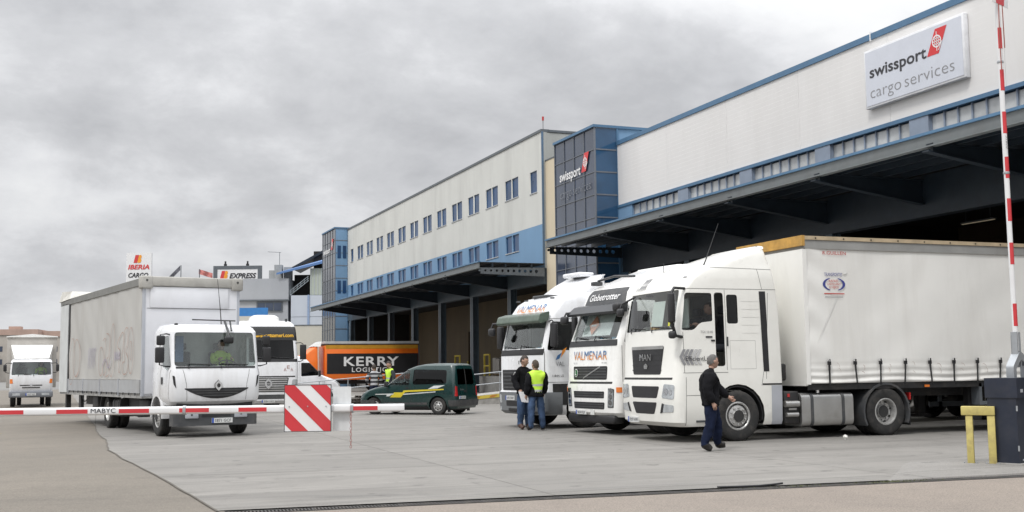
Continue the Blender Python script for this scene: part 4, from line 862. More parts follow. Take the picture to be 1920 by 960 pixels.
for z, s, w in ((3.41, 'RAFAEL', .26), (3.34, 'CASTELLANO', .36), (3.27, 'E HIJOS', .24)): text(s, .05, OXR, tr, (-2.55+w/2, 0, z), (-1, 0, 0), UPZ, w, mapf=TS)
flat('print_line', rect(0, .54, 0, .022), OXR, tr, (-2.28, 0, 3.14), (-1, 0, 0), UPZ, 0, TS); flat('print_line', rect(0, .48, 0, .014), INKG, tr, (-2.30, 0, 3.07), (-1, 0, 0), UPZ, 0, TS)
text('R.GUILLEN', .075, OXR, tr, (-2.28, 0, 4.02), (-1, 0, 0), UPZ, .62, mapf=TS)
chassis(tr, -15.3, -2.0, .98, .5)
for k, x in enumerate((-11.2, -12.5, -13.8)):
    axle(tr, x)
    for s in (-1, 1): wheel(tr, x, s*1.08, 'drive', .5, .36)
for s in (-1, 1): MB().box(-6.7, -6.5, s*.85-.08, s*.85+.08, .35, 1.1).box(-6.8, -6.4, s*.85-.16, s*.85+.16, .28, .35).build('landing_leg', CHASSIS, tr); MB().box(-10.2, -7.2, s*1.2-.02, s*1.2+.02, .5, .62).box(-10.2, -7.2, s*1.2-.02, s*1.2+.02, .78, .9).box(-9.9, -9.8, s*1.2-.02, s*1.2+.02, .5, 1.15).box(-7.6, -7.5, s*1.2-.02, s*1.2+.02, .5, 1.15).build('side_guard', STEELG, tr)
MB().box(-7.35, -6.55, .98, 1.24, .62, .70).box(-7.35, -7.27, .98, 1.24, .70, 1.12).box(-6.63, -6.55, .98, 1.24, .70, 1.12).box(-7.35, -6.55, .98, 1.24, 1.04, 1.12).build('tool_frame', STEELG, tr)
box('side_marker', -5.06, -4.94, 1.27, 1.30, 1.06, 1.11, AMBER, tr)

# scuffs where the strap ends swing, and the long grey smear under the printed badge
SCF = M('scuff_brown', (.50, .44, .40), .7, var=.2, scale=9); SMR = M('smear_grey', (.70, .695, .675), .7, var=.08, scale=5)
random.seed(21)
for k in range(8):
    for j in range(2):
        cx, cz, rr_, a0 = -2.50-k*.69-random.uniform(0, .06), 1.52+random.uniform(-.05, .05)-j*.12, random.uniform(.06, .11), random.uniform(-.6, .3)
        ps = [(rr_*math.cos(a0+q*.22), rr_*math.sin(a0+q*.22)) for q in range(8)]; wq = random.uniform(.008, .016)
        flat('scuff', ps+[(x*(1-wq/rr_), z*(1-wq/rr_)) for x, z in ps[::-1]], SCF, tr, (cx, 0, cz), (-1, 0, 0), UPZ, 0, lambda p: Vector((p.x, 1.318, p.z)))
flat('smear', [(0, 0), (.02, .01), (-.31, -.61), (-.62, -1.12), (-.36, -.62)], SMR, tr, (-2.66, 0, 3.16), (-1, 0, 0), UPZ, 0, lambda p: Vector((p.x, 1.294, p.z)))
flat('smear', rpoly([(0, 0), (.10, .02), (.12, .10), (.02, .11)], .03), SMR, tr, (-2.80, 0, 3.58), (-1, 0, 0), UPZ, 0, lambda p: Vector((p.x, 1.294, p.z)))
# ================================================================== second truck: black visor
vt = thing('tractor_unit', 'white tractor unit with black roof visor and orange-blue lettering under the windscreen', 'truck', (13.32, 25.58, 0), 185.5)
H2 = Hull([(.42, 1.36, -.9, 1.20, .22, .05, .10), (.52, 1.45, -.9, 1.24, .22, .05, .10), (1.15, 1.46, -.9, 1.25, .22, .05, .10), (1.24, 1.42, -.9, 1.245, .20, .05, .09), (2.1, 1.38, -.9, 1.24, .18, .05, .09), (2.22, 1.34, -.9, 1.23, .17, .05, .09), (2.92, 1.06, -.88, 1.20, .17, .05, .09), (3.40, .88, -.86, 1.17, .2, .06, .1), (3.58, .72, -.85, 1.14, .24, .08, .12), (3.70, .42, -.84, 1.10, .26, .1, .12), (3.95, -.2, -.82, 1.04, .24, .1, .1), (4.06, -.55, -.80, .98, .18, .1, .06), (4.10, -.62, -.79, .94, .1, .08, .04)])
dw2 = rpoly([(1.16, 2.16), (.40, 2.22), (.40, 2.92), (.96, 2.92)], .06)
B2 = Body(vt, H2, 'cab', WHITE, floor=1.3, ceil=3.45, front=[(rpoly([(-1.05, 2.26), (1.05, 2.26), (1.02, 2.90), (-1.02, 2.90)], .07), 'windscreen', GLASS)], sides=[(dw2, 1, 'door_window', GLASSD), (dw2, -1, 'door_window', GLASSD)], cuts=[arch(0, .54, .64, -2, 2), (rect(-1.5, .9, -.2, 1.1), 'y', -.9, .9)])
B2.patch('cowl_panel', rpoly([(-1.14, 2.10), (1.14, 2.10), (1.10, 2.25), (-1.10, 2.25)], .03), 'f', BLACKP, .008)
B2.patch('roof_panel', rpoly([(-.95, 3.12), (.95, 3.12), (.86, 3.52), (-.86, 3.52)], .06), 'f', DGREY, .012)
text('Globetrotter', .16, INKW, vt, (0, -.72, 3.24), (0, 1, 0), UPZ, 1.42, bold=.012, shear=.25, ext=0, mapf=H2.on_front(.026))
vis = MB(); vis.prism([(1.02, 2.90), (1.32, 2.86), (1.34, 2.92), (1.12, 3.10), (.98, 3.14)], 'y', -1.17, 1.17); vis.build('sun_visor', M('visor_black', (.03, .032, .035), .35), vt)
g2 = B2.patch('grille', rpoly([(-.78, 1.30), (.78, 1.30), (.80, 1.62), (-.80, 1.62)], .05), 'f', BLACKP, .006)
for k in range(4): B2.patch('grille_slat', rect(-.76, .76, 1.345+k*.068, 1.372+k*.068), 'f', DGREY, .014, parent=g2)
B2.patch('grille_bar', line((-.25, 1.33), (.5, 1.60), .035), 'f', CHROME, .020, parent=g2)
flat('round_badge', [(.10*math.cos(a*.3142), .10*math.sin(a*.3142)) for a in range(20)], INKW, g2, (0, -.62, 1.46), (0, 1, 0), UPZ, 0, H2.on_front(.024)); flat('badge_face', [(.085*math.cos(a*.3142), .085*math.sin(a*.3142)) for a in range(20)], M('badge_green', (.02, .12, .04), .5), g2, (0, -.62, 1.46), (0, 1, 0), UPZ, 0, H2.on_front(.028))
text('L', .10, INKW, g2, (0, -.65, 1.41), (0, 1, 0), UPZ, .06, bold=.02, ext=0, mapf=H2.on_front(.032))
VBL = M('letter_blue', (.05, .16, .36), .5); VOR = M('letter_orange', (.75, .27, .03), .5)
def twotone(s, h, root, hull, y0, z, w, front=True):
    o = text(s, h, VOR, root, (0, y0, z), (0, 1, 0), UPZ, w, bold=0, shear=.1, ext=0, mapf=hull.on_front(.014)); me = o.data
    bm = bmesh.new(); bm.from_mesh(me); bmesh.ops.bisect_plane(bm, geom=list(bm.verts)+list(bm.edges)+list(bm.faces), plane_co=(0, 0, z+h*.5), plane_no=(0, -.25, 1)); bm.to_mesh(me); bm.free()
    me.materials.append(VBL)
    for p in me.polygons: p.material_index = 1 if (p.center.z-(z+h*.5)-.25*(p.center.y-0)*.0) > 0 else 0
twotone('VALMENAR', .21, vt, H2, -.78, 1.78, 1.56)
text('VOLVO', .04, INKG, vt, (0, -.80, 1.68), (0, 1, 0), UPZ, .22, ext=0, mapf=H2.on_front(.014)); text('FH 440', .04, INKG, vt, (0, .58, 1.68), (0, 1, 0), UPZ, .2, ext=0, mapf=H2.on_front(.014))
B2.patch('front_gap', rect(-1.0, 1.0, 1.20, 1.25), 'f', SEAM, .004)
for z0, z1 in ((.86, 1.02), (.60, .76)):
    q = B2.patch('lower_grille', rpoly([(-.70, z0), (.70, z0), (.72, z1), (-.72, z1)], .03), 'f', BLACKP, .006)
    for k in range(2): B2.patch('grille_slat', rect(-.68, .68, z0+.04+k*.06, z0+.06+k*.06), 'f', DGREY, .012, parent=q)
for s in (-1, 1):
    B2.patch('lamp_housing', rpoly([(s*.84, .64), (s*1.06, .64), (s*1.10, 1.08), (s*.88, 1.10)], .03), 'f', DGREY, .007, .2); hq = B2.patch('headlight', rpoly([(s*.87, .67), (s*1.03, .67), (s*1.07, 1.05), (s*.90, 1.07)], .03), 'f', LAMP, .010, .2); [flat('reflector', [(.065*math.cos(a*.524), .065*math.sin(a*.524)) for a in range(12)], CHROME, hq, (0, s*(.955+i*.018), .76+i*.14), (0, 1, 0), UPZ, 0, H2.on_front(.016)) for i in range(3)]; B2.patch('indicator', rect(min(s*1.16, s*1.235), max(s*1.16, s*1.235), 1.0, 1.12), 'f', AMBER, .012, .4)
    ax = 'l' if s > 0 else 'r'
    for pts in (((1.2, 1.30), (.36, 1.30)), ((.36, 1.30), (.36, 2.98)), ((1.22, 1.25), (1.22, 2.1))): B2.patch('door_seam', line(*pts, .010), ax, GAP, .003, .08)
    mirror(vt, .98, s*1.40, 2.62, .56, .18, s, True, BLACKP, -.05); box('mirror', .92, 1.06, s*1.36, s*1.54, 2.10, 2.28, BLACKP, vt, .05)
    wheel(vt, 0, s*1.10, 'front', .53, .31); wheel(vt, -3.7, s*1.08, 'drive', .53, .29, dual=True); fender(vt, -3.7, s*.6, s*1.24, .60, -20, 200)
box('bumper_bar', 1.1, 1.40, -1.08, 1.08, .26, .46, BLACKP, vt, .05); plate(B2, '9634 FGX', -.56, -.08, .46, .56); box('badge_plate', 1.452, 1.46, .12, .3, .46, .58, PLATE, vt)
MB().tube([(.98, -.98, 2.98), (1.36, -1.16, 2.96), (1.42, -1.16, 2.85)], .03).build('front_mirror_arm', BLACKP, vt, 50); box('front_mirror', 1.34, 1.48, -1.30, -1.02, 2.68, 2.88, BLACKP, vt, .05)
MB().tube([(.98, .98, 2.98), (1.30, 1.2, 3.0), (1.34, 1.22, 2.98)], .035).build('mirror_arm', BLACKP, vt, 50); box('kerb_mirror', 1.22, 1.40, 1.08, 1.32, 2.90, 3.10, BLACKP, vt, .06)
wiper(B2, -.75, -.1, 2.34, 2.28); wiper(B2, .2, .9, 2.34, 2.28)
seats(vt, .1, 1.75); dash(vt, .80, 1.12, 1.0, 2.2, .55)
fl = flat('windscreen_curtain', rect(-.72, .62, 2.36, 2.88), INKW, vt, (0, 0, 0), (0, 1, 0), UPZ, 0, H2.on_front(-.09)); flat('hazard_diamond', [(0, -.24), (.24, 0), (0, .24), (-.24, 0)], M('hazard_orange', (.78, .30, .18), .6), fl, (0, -.22, 2.63), (0, 1, 0), UPZ, 0, H2.on_front(-.075)); flat('diamond_band', rect(-.12, .12, -.02, .02), INKW, fl, (0, -.22, 2.62), (0, 1, 0), UPZ, 0, H2.on_front(-.068))
random.seed(11)
for k in range(6): box('dash_clutter', .95, 1.10, -.3+k*.17, -.18+k*.17, 2.2, 2.2+random.uniform(.05, .16), (CURT, INKW, M('blue_cloth', (.08, .25, .4), .8))[k % 3], vt, .01)
tube('roof_spoiler_bar', [(.58, -.85, 3.78), (.62, 0, 3.84), (.58, .85, 3.78)], .03, DGREY, vt); box('roof_horn', .5, .75, -.95, -.75, 3.66, 3.76, DGREY, vt, .02)
chassis(vt, -4.4, .9); axle(vt, 0); axle(vt, -3.7); tank(vt, -2.7, -1.0, .5, 1.2, .3, .95); tank(vt, -2.7, -1.0, -1.2, -.5, .3, .95)
vtr = thing('curtain_trailer', 'white curtain-sided trailer behind the black-visored tractor unit', 'trailer', (13.32, 25.58, 0), 185.5)
def plain_trailer(t, x0):
    trailer(t, x0, 12.9, 1.24, 1.2, 4.0, TARP, False); chassis(t, x0-12.8, x0-.3, 1.0, .5)
    for x in (x0-9.4, x0-10.7, x0-12.0):
        axle(t, x)
        for s in (-1, 1): wheel(t, x, s*1.06, 'drive', .5, .36)
    for s in (-1, 1): MB().box(x0-4.9, x0-4.7, s*.8-.08, s*.8+.08, .3, 1.1).box(x0-5, x0-4.6, s*.8-.16, s*.8+.16, .24, .3).build('landing_leg', CHASSIS, t)
plain_trailer(vtr, -1.6)
# ================================================================== third truck: round star badge
bt = thing('tractor_unit', 'white tractor unit with round star badge and green visor, behind the two talking men', 'truck', (12.86, 29.23, 0), 188)
H3 = Hull([(.36, 1.30, -.95, 1.20, .26, .05, .10), (.46, 1.42, -.95, 1.24, .26, .05, .10), (.95, 1.44, -.95, 1.25, .24, .05, .10), (1.0, 1.38, -.95, 1.24, .22, .05, .09), (1.95, 1.36, -.95, 1.23, .18, .05, .08), (2.08, 1.33, -.95, 1.22, .17, .05, .08), (2.85, 1.14, -.93, 1.20, .17, .05, .08), (3.05, 1.06, -.92, 1.19, .18, .05, .08), (3.36, .86, -.91, 1.16, .22, .06, .1), (3.52, .60, -.90, 1.12, .26, .08, .12), (3.58, .30, -.90, 1.08, .26, .1, .12), (3.62, .18, -.90, 1.04, .26, .1, .12), (3.92, -.25, -.88, .99, .26, .12, .1), (4.15, -.75, -.87, .92, .1, .08, .06)])
dw3 = rpoly([(1.18, 2.06), (.35, 2.06), (.35, 2.82), (1.02, 2.82)], .06)
B3 = Body(bt, H3, 'cab', WHITE2, floor=1.3, ceil=3.4, front=[(rpoly([(-1.06, 2.12), (1.06, 2.12), (1.04, 2.84), (-1.04, 2.84)], .06), 'windscreen', GLASS)], sides=[(dw3, 1, 'door_window', GLASSD), (dw3, -1, 'door_window', GLASSD)], cuts=[arch(0, .54, .64, -2, 2), (rect(-1.5, .9, -.2, 1.05), 'y', -.9, .9)])
B3.patch('cowl_panel', rect(-1.15, 1.15, 1.94, 2.10), 'f', BLACKP, .006)
gr3 = B3.patch('grille', rpoly([(-.95, 1.0), (.95, 1.0), (1.0, 1.56), (-1.0, 1.56)], .04), 'f', BLACKP, .004)
for k in range(5): B3.patch('grille_slat', rect(-.93, .93, 1.06+k*.10, 1.10+k*.10), 'f', DGREY, .020, parent=gr3)
sb = MB(); n = 28
sb.tube([(1.45, .17*math.cos(2*math.pi*k/n), 1.32+.17*math.sin(2*math.pi*k/n)) for k in range(n+1)], .016, 6)
for a in (90, 210, 330): sb.add([(1.445, .03*math.cos(R(a+90)), 1.32+.03*math.sin(R(a+90))), (1.445, .165*math.cos(R(a)), 1.32+.165*math.sin(R(a))), (1.445, .03*math.cos(R(a-90)), 1.32+.03*math.sin(R(a-90))), (1.47, 0, 1.32)], [(0, 1, 3), (1, 2, 3), (2, 0, 3), (0, 2, 1)])
sb.build('star_badge', CHROME, bt, 30)
B3.patch('bumper', rpoly([(-1.26, .37), (1.26, .37), (1.26, .96), (-1.26, .96)], .02), 'f', M('bumper_grey', (.16, .17, .18), .5, dirt=(.1, .1, .1), damt=.4), .008, .45)
for z0, z1, w in ((.58, .72, .62), (.42, .52, .5)): B3.patch('bumper_slot', rpoly(rect(-w, w, z0, z1), .03), 'f', BLACKP, .012)
for s in (-1, 1):
    B3.patch('headlight', rpoly([(s*.90, .66), (s*1.20, .66), (s*1.22, .90), (s*.94, .88)], .04), 'f', LAMP, .014, .35); B3.patch('fog_light', rpoly([(s*.95, .46), (s*1.16, .46), (s*1.18, .56), (s*.97, .56)], .03), 'f', LAMP, .014, .3)
    ax = 'l' if s > 0 else 'r'
    for pts in (((1.26, 1.05), (1.24, 2.85)), ((1.26, 1.22), (.30, 1.22)), ((.30, 1.22), (.30, 2.88)), ((1.05, 2.90), (.3, 2.90))): B3.patch('door_seam', line(*pts, .012), ax, GAP, .003, .08)
    B3.patch('lower_skirt', rect(-.94, 1.05, .62, 1.18), ax, CHASSIS, .006, .1)
    mirror(bt, 1.12, s*1.46, 2.46, .62, .26, s, True, BLACKP, -.05)
    wheel(bt, 0, s*1.10, 'front', .53, .31); wheel(bt, -3.6, s*1.08, 'drive', .53, .29, dual=True); fender(bt, -3.6, s*.6, s*1.24, .60, -20, 200)
twotone('VALMENAR', .20, bt, H3, -.80, 3.12, 1.55)
gv = MB(); gv.prism(rpoly([(1.10, 2.86), (1.34, 2.76), (1.42, 2.82), (1.36, 3.02), (1.06, 3.10)], .05), 'y', -1.16, 1.16); gv.build('sun_visor', M('visor_green', (.085, .115, .09), .22, var=.3), bt)
plate(B3, '4292 DRW', -.58, -.10, .74, .86)
B3.patch('hood_badge', rect(.0, .05, 1.72, 1.80), 'f', CHROME, .014)
for k, (c, a) in enumerate(((VBL, 0), (VOR, 1))): flat('door_logo', [(0, 0), (.12, .04), (.20, .20), (.06, .12)] if k == 0 else [(.16, .06), (.30, .22), (.36, .34), (.22, .26)], c, bt, (.95, 0, 1.80), (-1, 0, 0), UPZ, 0, H3.on_side(1, .012))
text('VAL', .12, INKG, bt, (.95, 0, 1.64), (-1, 0, 0), UPZ, .28, ext=0, mapf=H3.on_side(1, .012)); text('1.844 LS', .06, INKD, bt, (1.05, 0, 1.36), (-1, 0, 0), UPZ, .34, ext=0, mapf=H3.on_side(1, .012))
MB().tube([(1.08, -1.0, 2.86), (1.46, -1.28, 2.84), (1.50, -1.3, 2.7)], .03).build('front_mirror_arm', BLACKP, bt, 50); box('front_mirror', 1.42, 1.56, -1.42, -1.16, 2.50, 2.72, BLACKP, bt, .05)
wiper(B3, -.85, -.2, 2.20, 2.14); wiper(B3, .1, .8, 2.20, 2.14); seats(bt, .1, 1.7); dash(bt, .80, 1.14, 1.0, 2.05, .55)
for k in range(4): box('dash_clutter', .95, 1.1, .15+k*.2, .30+k*.2, 2.05, 2.05+random.uniform(.08, .2), (CURT, INKW, MATS['blue_cloth'])[k % 3], bt, .01)
box('rear_curtain', -.4, -.36, -1.1, 1.1, 1.8, 3.2, CURT, bt); box('roof_hatch', .2, .62, -.5, .3, 3.52, 3.60, DGREY, bt, .03); box('air_conditioner', -.85, -.35, -.45, .45, 4.12, 4.24, WHITE2, bt, .04)
for k in (-.9, -.45, .95): box('marker_lamp', .80, .88, k-.05, k+.05, 3.44, 3.48, DGREY, bt)
chassis(bt, -4.4, .9); axle(bt, 0); axle(bt, -3.6); tank(bt, -2.6, -1.05, .5, 1.2, .3, .95)
btr = thing('curtain_trailer', 'white curtain-sided trailer behind the star-badged tractor unit', 'trailer', (12.86, 29.23, 0), 188); plain_trailer(btr, -1.6)
# ================================================================== box truck by the barrier
rt_ = thing('box_truck', 'white box truck with graffiti on its grey side, behind the lowered barrier', 'truck', (3.33, 30.66, 0), -79.5)
H4 = Hull([(.78, 1.18, -.42, 1.06, .22, .06, .09), (.88, 1.32, -.42, 1.12, .20, .06, .09), (1.0, 1.36, -.42, 1.14, .20, .06, .09), (1.55, 1.36, -.42, 1.14, .16, .06, .09), (1.70, 1.30, -.42, 1.12, .14, .06, .09), (2.60, 1.10, -.40, 1.11, .11, .06, .08), (2.70, 1.02, -.38, 1.07, .14, .08, .09), (2.77, .88, -.36, 1.02, .18, .1, .1), (2.80, .70, -.34, .95, .2, .1, .1)])
dw4 = rpoly([(1.16, 1.72), (.95, 1.62), (.42, 1.74), (.42, 2.48), (.95, 2.50)], .06)
B4 = Body(rt_, H4, 'cab', WHITE2, floor=1.0, ceil=2.68, front=[(rpoly([(-1.03, 1.74), (1.03, 1.74), (1.0, 2.58), (-1.0, 2.58)], .09), 'windscreen', GLASS)], sides=[(dw4, 1, 'door_window', GLASS), (dw4, -1, 'door_window', GLASS)], cuts=[arch(0, .48, .58, -2, 2)])
B4.patch('windscreen_seal', rect(-1.0, 1.0, 1.69, 1.735), 'f', BLACKP, .010)
sm = [(-.80+1.6*t, 1.20) for t in (0, .5, 1)]+[(.80-1.6*t, 1.20-.24*(1-(2*t-1)**2)-.02) for t in [k/12 for k in range(13)]]
g4 = B4.patch('grille', sm, 'f', BLACKP, .006)
for k in range(3): w = (.62, .52, .36)[k]; B4.patch('grille_slat', rect(-w, w, 1.13-k*.06, 1.15-k*.06), 'f', DGREY, .016, parent=g4)
dmd = [(0, -.13), (.085, -.04), (.085, .04), (0, .13), (-.085, .04), (-.085, -.04)]; dmi = [(x*.52, y*.52) for x, y in dmd]
bd = holed(dmd, [dmi], .02, lambda x, y, q: Vector((1.395+q, x+.02, y+1.26))); ob('diamond_badge', bd, CHROME, rt_); B4.patch('badge_back', [(x*1.1+.02, y*1.1+1.26) for x, y in dmd], 'f', DGREY, .012)
for s in (-1, 1):
    B4.patch('hood_seam', line((s*.84, 1.66), (s*.76, 1.30), .010), 'f', GAP, .003); B4.patch('hood_seam', line((s*.76, 1.30), (s*.74, .90), .008), 'f', GAP, .003)
    B4.patch('corner_vent', rpoly([(s*1.0, 1.20), (s*1.06, 1.30), (s*1.09, 1.52), (s*1.04, 1.50)], .02), 'f', BLACKP, .008, .3)
    ax = 'l' if s > 0 else 'r'
    for pts in (((1.10, .95), (1.18, 1.65)), ((.34, .95), (.34, 2.55))): B4.patch('door_seam', line(*pts, .010), ax, GAP, .003, .08)
    B4.patch('door_handle', rpoly(rect(.46, .58, 1.30, 1.48), .03), ax, BLACKP, .016)
    mirror(rt_, 1.08, s*1.36, 2.02, .38, .22, s, False); mirror(rt_, 1.08, s*1.34, 2.38, .24, .20, s, False)
    MB().tube([(.92, s*1.02, 2.52), (1.05, s*1.2, 2.54), (1.08, s*1.35, 2.52), (1.08, s*1.36, 1.78), (1.06, s*1.2, 1.74), (.98, s*1.04, 1.74)], .018).build('mirror_arm', BLACKP, rt_, 50)
    wheel(rt_, 0, s*.98, 'front', .48, .27); wheel(rt_, -5.65, s*.95, 'drive', .48, .25, dual=True)
    fender(rt_, 0, s*.84, s*1.14, .50, -5, 185, WHITE2, .50, .06); fender(rt_, -5.65, s*.6, s*1.16, .56, 10, 170, CHASSIS, .48, .03)
    bl = box('bumper_lamp', 1.30, 1.335, s*.45, s*.78, .46, .66, GREYPL, rt_, .02); box('lamp_bolt', 1.336, 1.342, s*.60, s*.64, .53, .57, BLACKP, bl)
bm4 = ob('bumper', MB().prism(rpoly([(1.30, -1.04), (1.30, 1.06), (.92, 1.08), (.92, -1.06)], [.12, .12, .02, .02]), 'z', .28, .72).me(35), DGREY, rt_)
box('bumper_step', 1.28, 1.315, -.36, .36, .50, .72, BLACKP, rt_); box('under_grille', 1.05, 1.2, -.95, .95, .70, .86, BLACKP, rt_)
class _P: pass
pb = _P(); pb.root = rt_; pb.h = Hull([(.3, 1.31, 0, 1.1, .1, .1, 0), (.7, 1.31, 0, 1.1, .1, .1, 0)]); plate(pb, '1871 GCF', -.12, .40, .34, .46)
seats(rt_, .1, 1.35, (-.5, .5)); dash(rt_, .75, 1.12, .95, 1.72, .5)
wiper(B4, -.7, .0, 1.80, 1.77); wiper(B4, .1, .8, 1.80, 1.77); box('dash_papers', 1.0, 1.1, -.1, .25, 1.72, 1.75, INKW, rt_); box('sun_curtain', .78, .80, -.90, -.70, 1.85, 2.5, M('blue_drape', (.10, .16, .28), .8), rt_)
MB().bar((1.0, -.55, 2.90), (1.0, .55, 2.88), .03).tube([(.98, .28, 2.88), (1.18, .30, 2.62), (1.26, .30, 2.45)], .03).tube([(.98, .42, 2.88), (1.16, .40, 2.62)], .022).build('antenna_bracket', DGREY, rt_, 50); box('front_mirror', 1.20, 1.32, .18, .42, 2.30, 2.48, BLACKP, rt_, .04)
tube('antenna', [(.9, .22, 2.8), (.86, .20, 3.2), (.80, .14, 3.95)], [.014, .01, .005], BLACKP, rt_, 6); box('roof_lamp', .7, .8, -.92, -.84, 2.72, 2.82, BLACKP, rt_, .02)
chassis(rt_, -11.6, .9, .72); axle(rt_, 0, .9, .48); axle(rt_, -5.65, .85, .48)
# its body
BX0, BX1, BY0, BY1 = -1.12, -12.1, -1.24, 1.36
SIDE = M('grey_box_tarp', (.46, .455, .435), .55, var=.07, scale=.6, dirt=(.34, .32, .29), dscale=1.0, damt=.55, streak=True); FRP = M('white_box_front', (.72, .73, .76), .45, var=.03, dirt=(.5, .5, .5), dscale=1.5, damt=.2)
box('front_wall', BX0-.06, BX0, BY0+.06, BY1-.06, .98, 3.86, FRP, rt_)
hp = box('header_panel', BX0, BX0+.035, BY0+.18, BY1-.32, 3.30, 3.86, FRP, rt_, .012); box('panel_seam', BX0, BX0+.006, BY0+.1, BY1-.1, 3.28, 3.295, INKG, rt_)
for q in (BY0, BY1-.07): box('corner_post', BX0-.08, BX0+.01, q, q+.07, .98, 3.92, GREYPL, rt_)
rr = box('roof_cap', BX0-.02, BX0+.07, BY0-.04, BY1+.04, 3.87, 4.13, M('weathered_grey_rail', (.40, .39, .36), .7, var=.12, dirt=(.25, .24, .22), damt=.7), rt_, .03)
for q in (BY0+.08, BY1-.08): MB().lathe([(.001, .085), (.035, .085), (.035, .06)], 'x', 10, (BX0, q, 4.02)).build('cap_bolt', DGREY, rr, 40); box('corner_cap', BX0-.2, BX0+.085, q-.16, q+.16, 3.80, 4.14, MATS['weathered_grey_rail'], rr, .04)
for q in (BY0, BY1): box('roof_rail', BX1, BX0-.02, q-.03, q+.03, 3.90, 4.09, M('rail_dark_grey', (.20, .20, .19), .7, dirt=(.12, .12, .11), damt=.6), rt_)
box('roof_sheet', BX1, BX0-.02, BY0+.03, BY1-.03, 4.06, 4.10, M('roof_tarp', (.55, .55, .53), .6), rt_)
vv = []; ff = []; NX, NZ = 60, 16
for i in range(NX+1):
    for j in range(NZ+1):
        x = BX0-.08+(-9.35)*i/NX; z = 1.42+2.48*j/NZ; vv.append((x, BY0-.012*math.sin(x*1.7)*math.sin(j*.4)-.006*math.sin(x*5+j*.8), z))
for i in range(NX):
    for j in range(NZ): a = i*(NZ+1)+j; ff.append((a, a+1, a+NZ+2, a+NZ+1))
me = mesh_of(vv, ff); sharpen(me, 180); ct = ob('side_curtain', me, SIDE, rt_); q = ct.modifiers.new('s', 'SOLIDIFY'); q.thickness = .012
box('far_curtain', BX1+1.5, BX0-.08, BY1-.02, BY1, 1.42, 3.9, SIDE, rt_)
for k in range(4):
    a, b = BX0-.09-k*2.34, BX0-.09-(k+1)*2.34+.05
    for yy in (BY0-.03, BY1): box('dropside_board', b, a, yy, yy+.03, 1.06, 1.41, M('dropside_grey', (.40, .41, .42), .55, metal=.2, dirt=(.3, .29, .27), damt=.5), rt_)
    box('dropside_post', b-.045, b-.005, BY0-.045, BY0+.0, .98, 1.44, GREYPL, rt_)
for k in range(14): box('latch', BX0-.5-k*.66, BX0-.45-k*.66, BY0-.06, BY0-.03, 1.0, 1.07, DGREY, rt_)
box('bed', BX1, BX0, BY0+.01, BY1-.01, .93, 1.05, M('bed_edge', (.36, .36, .35), .6, dirt=(.2, .2, .19), damt=.6), rt_)
box('dark_slot', BX0-9.62, BX0-9.45, BY0-.02, BY0+.03, 1.0, 3.9, BLACKP, rt_); box('rear_side_panel', BX1, BX0-9.63, BY0-.03, BY0, 1.0, 3.95, M('pale_side_panel', (.56, .58, .58), .5, dirt=(.42, .42, .4), damt=.4), rt_)
box('rear_wall', BX1, BX1+.05, BY0+.05, BY1-.05, 1.05, 3.9, SIDE, rt_)
vv = [(BX1-.25, BY0-.05, 4.05), (BX1+1.6, BY0-.05, 4.08), (BX1+1.7, BY1, 4.08), (BX1-.2, BY1, 4.05), (BX1-.25, BY0+.05, 4.42), (BX1+1.2, BY0+.1, 4.36), (BX1+1.4, BY1-.1, 4.3), (BX1-.1, BY1-.1, 4.40)]
mk('rolled_tarp', vv, BF, M('rolled_tarp_white', (.55, .54, .50), .8, dirt=(.35, .33, .3), damt=.7, dscale=3), rt_)
box('tool_box', -7.6, -6.9, BY0+.15, BY0+.6, .42, .92, CHASSIS, rt_, .02); box('under_box', -3.8, -2.4, -.9, -.5, .40, .92, CHASSIS, rt_, .03); box('spare_carrier', -2.3, -1.3, -1.0, -.5, .45, .9, CHASSIS, rt_, .05); box('rear_post', -11.6, -11.4, BY0+.1, BY0+.25, .4, .95, CHASSIS, rt_)
box('hung_post', -9.4, -9.1, BY0+.1, BY0+.2, .35, .95, CHASSIS, rt_); tube('hose', [(-8.9, BY0+.1, .92), (-8.4, BY0+.08, .72), (-7.8, BY0+.1, .9)], .015, BLACKP, rt_)
tank(rt_, -4.9, -4.0, -1.1, -.55, .38, .88, CHASSIS)
# graffiti strokes on the curtain
GRA = M('graffiti_brown', (.40, .24, .19), .8, var=.2, scale=6); GRV = M('graffiti_violet', (.34, .31, .42), .8)
def stroke(pts, mat, w=.020, closed=False):
    m = MB(); P = [Vector((p[0], BY0-.032, p[1])) for p in pts]; sm = []
    n = len(P); rng = range(n if closed else n-1)
    for i in rng:
        a, b, c, d = P[(i-1) % n if closed else max(i-1, 0)], P[i], P[(i+1) % n], P[(i+2) % n if closed else min(i+2, n-1)]
        for k in range(5):
            t = k/5; sm.append(.5*((2*b)+(c-a)*t+(2*a-5*b+4*c-d)*t*t+(3*b-a-3*c+d)*t**3))
    sm.append(P[0] if closed else P[-1]); v = []; f = []
    for i, p in enumerate(sm):
        d = (sm[min(i+1, len(sm)-1)]-sm[max(i-1, 0)]); d.normalize(); nn = Vector((-d.z, 0, d.x))*w/2; v += [p-nn, p+nn]
        if i: f.append((2*i-2, 2*i-1, 2*i+1, 2*i))
    me = bpy.data.meshes.new('g'); me.from_pydata([tuple(p) for p in v], [], f); ob('graffiti', me, mat, rt_)
def oval(cx, cz, rx, rz, mat, lean=0, w=.018): stroke([(cx+rx*math.cos(a)+lean*rz*math.sin(a), cz+rz*math.sin(a)) for a in [k*math.pi/4 for k in range(8)]], mat, w, True)
X0 = -2.15
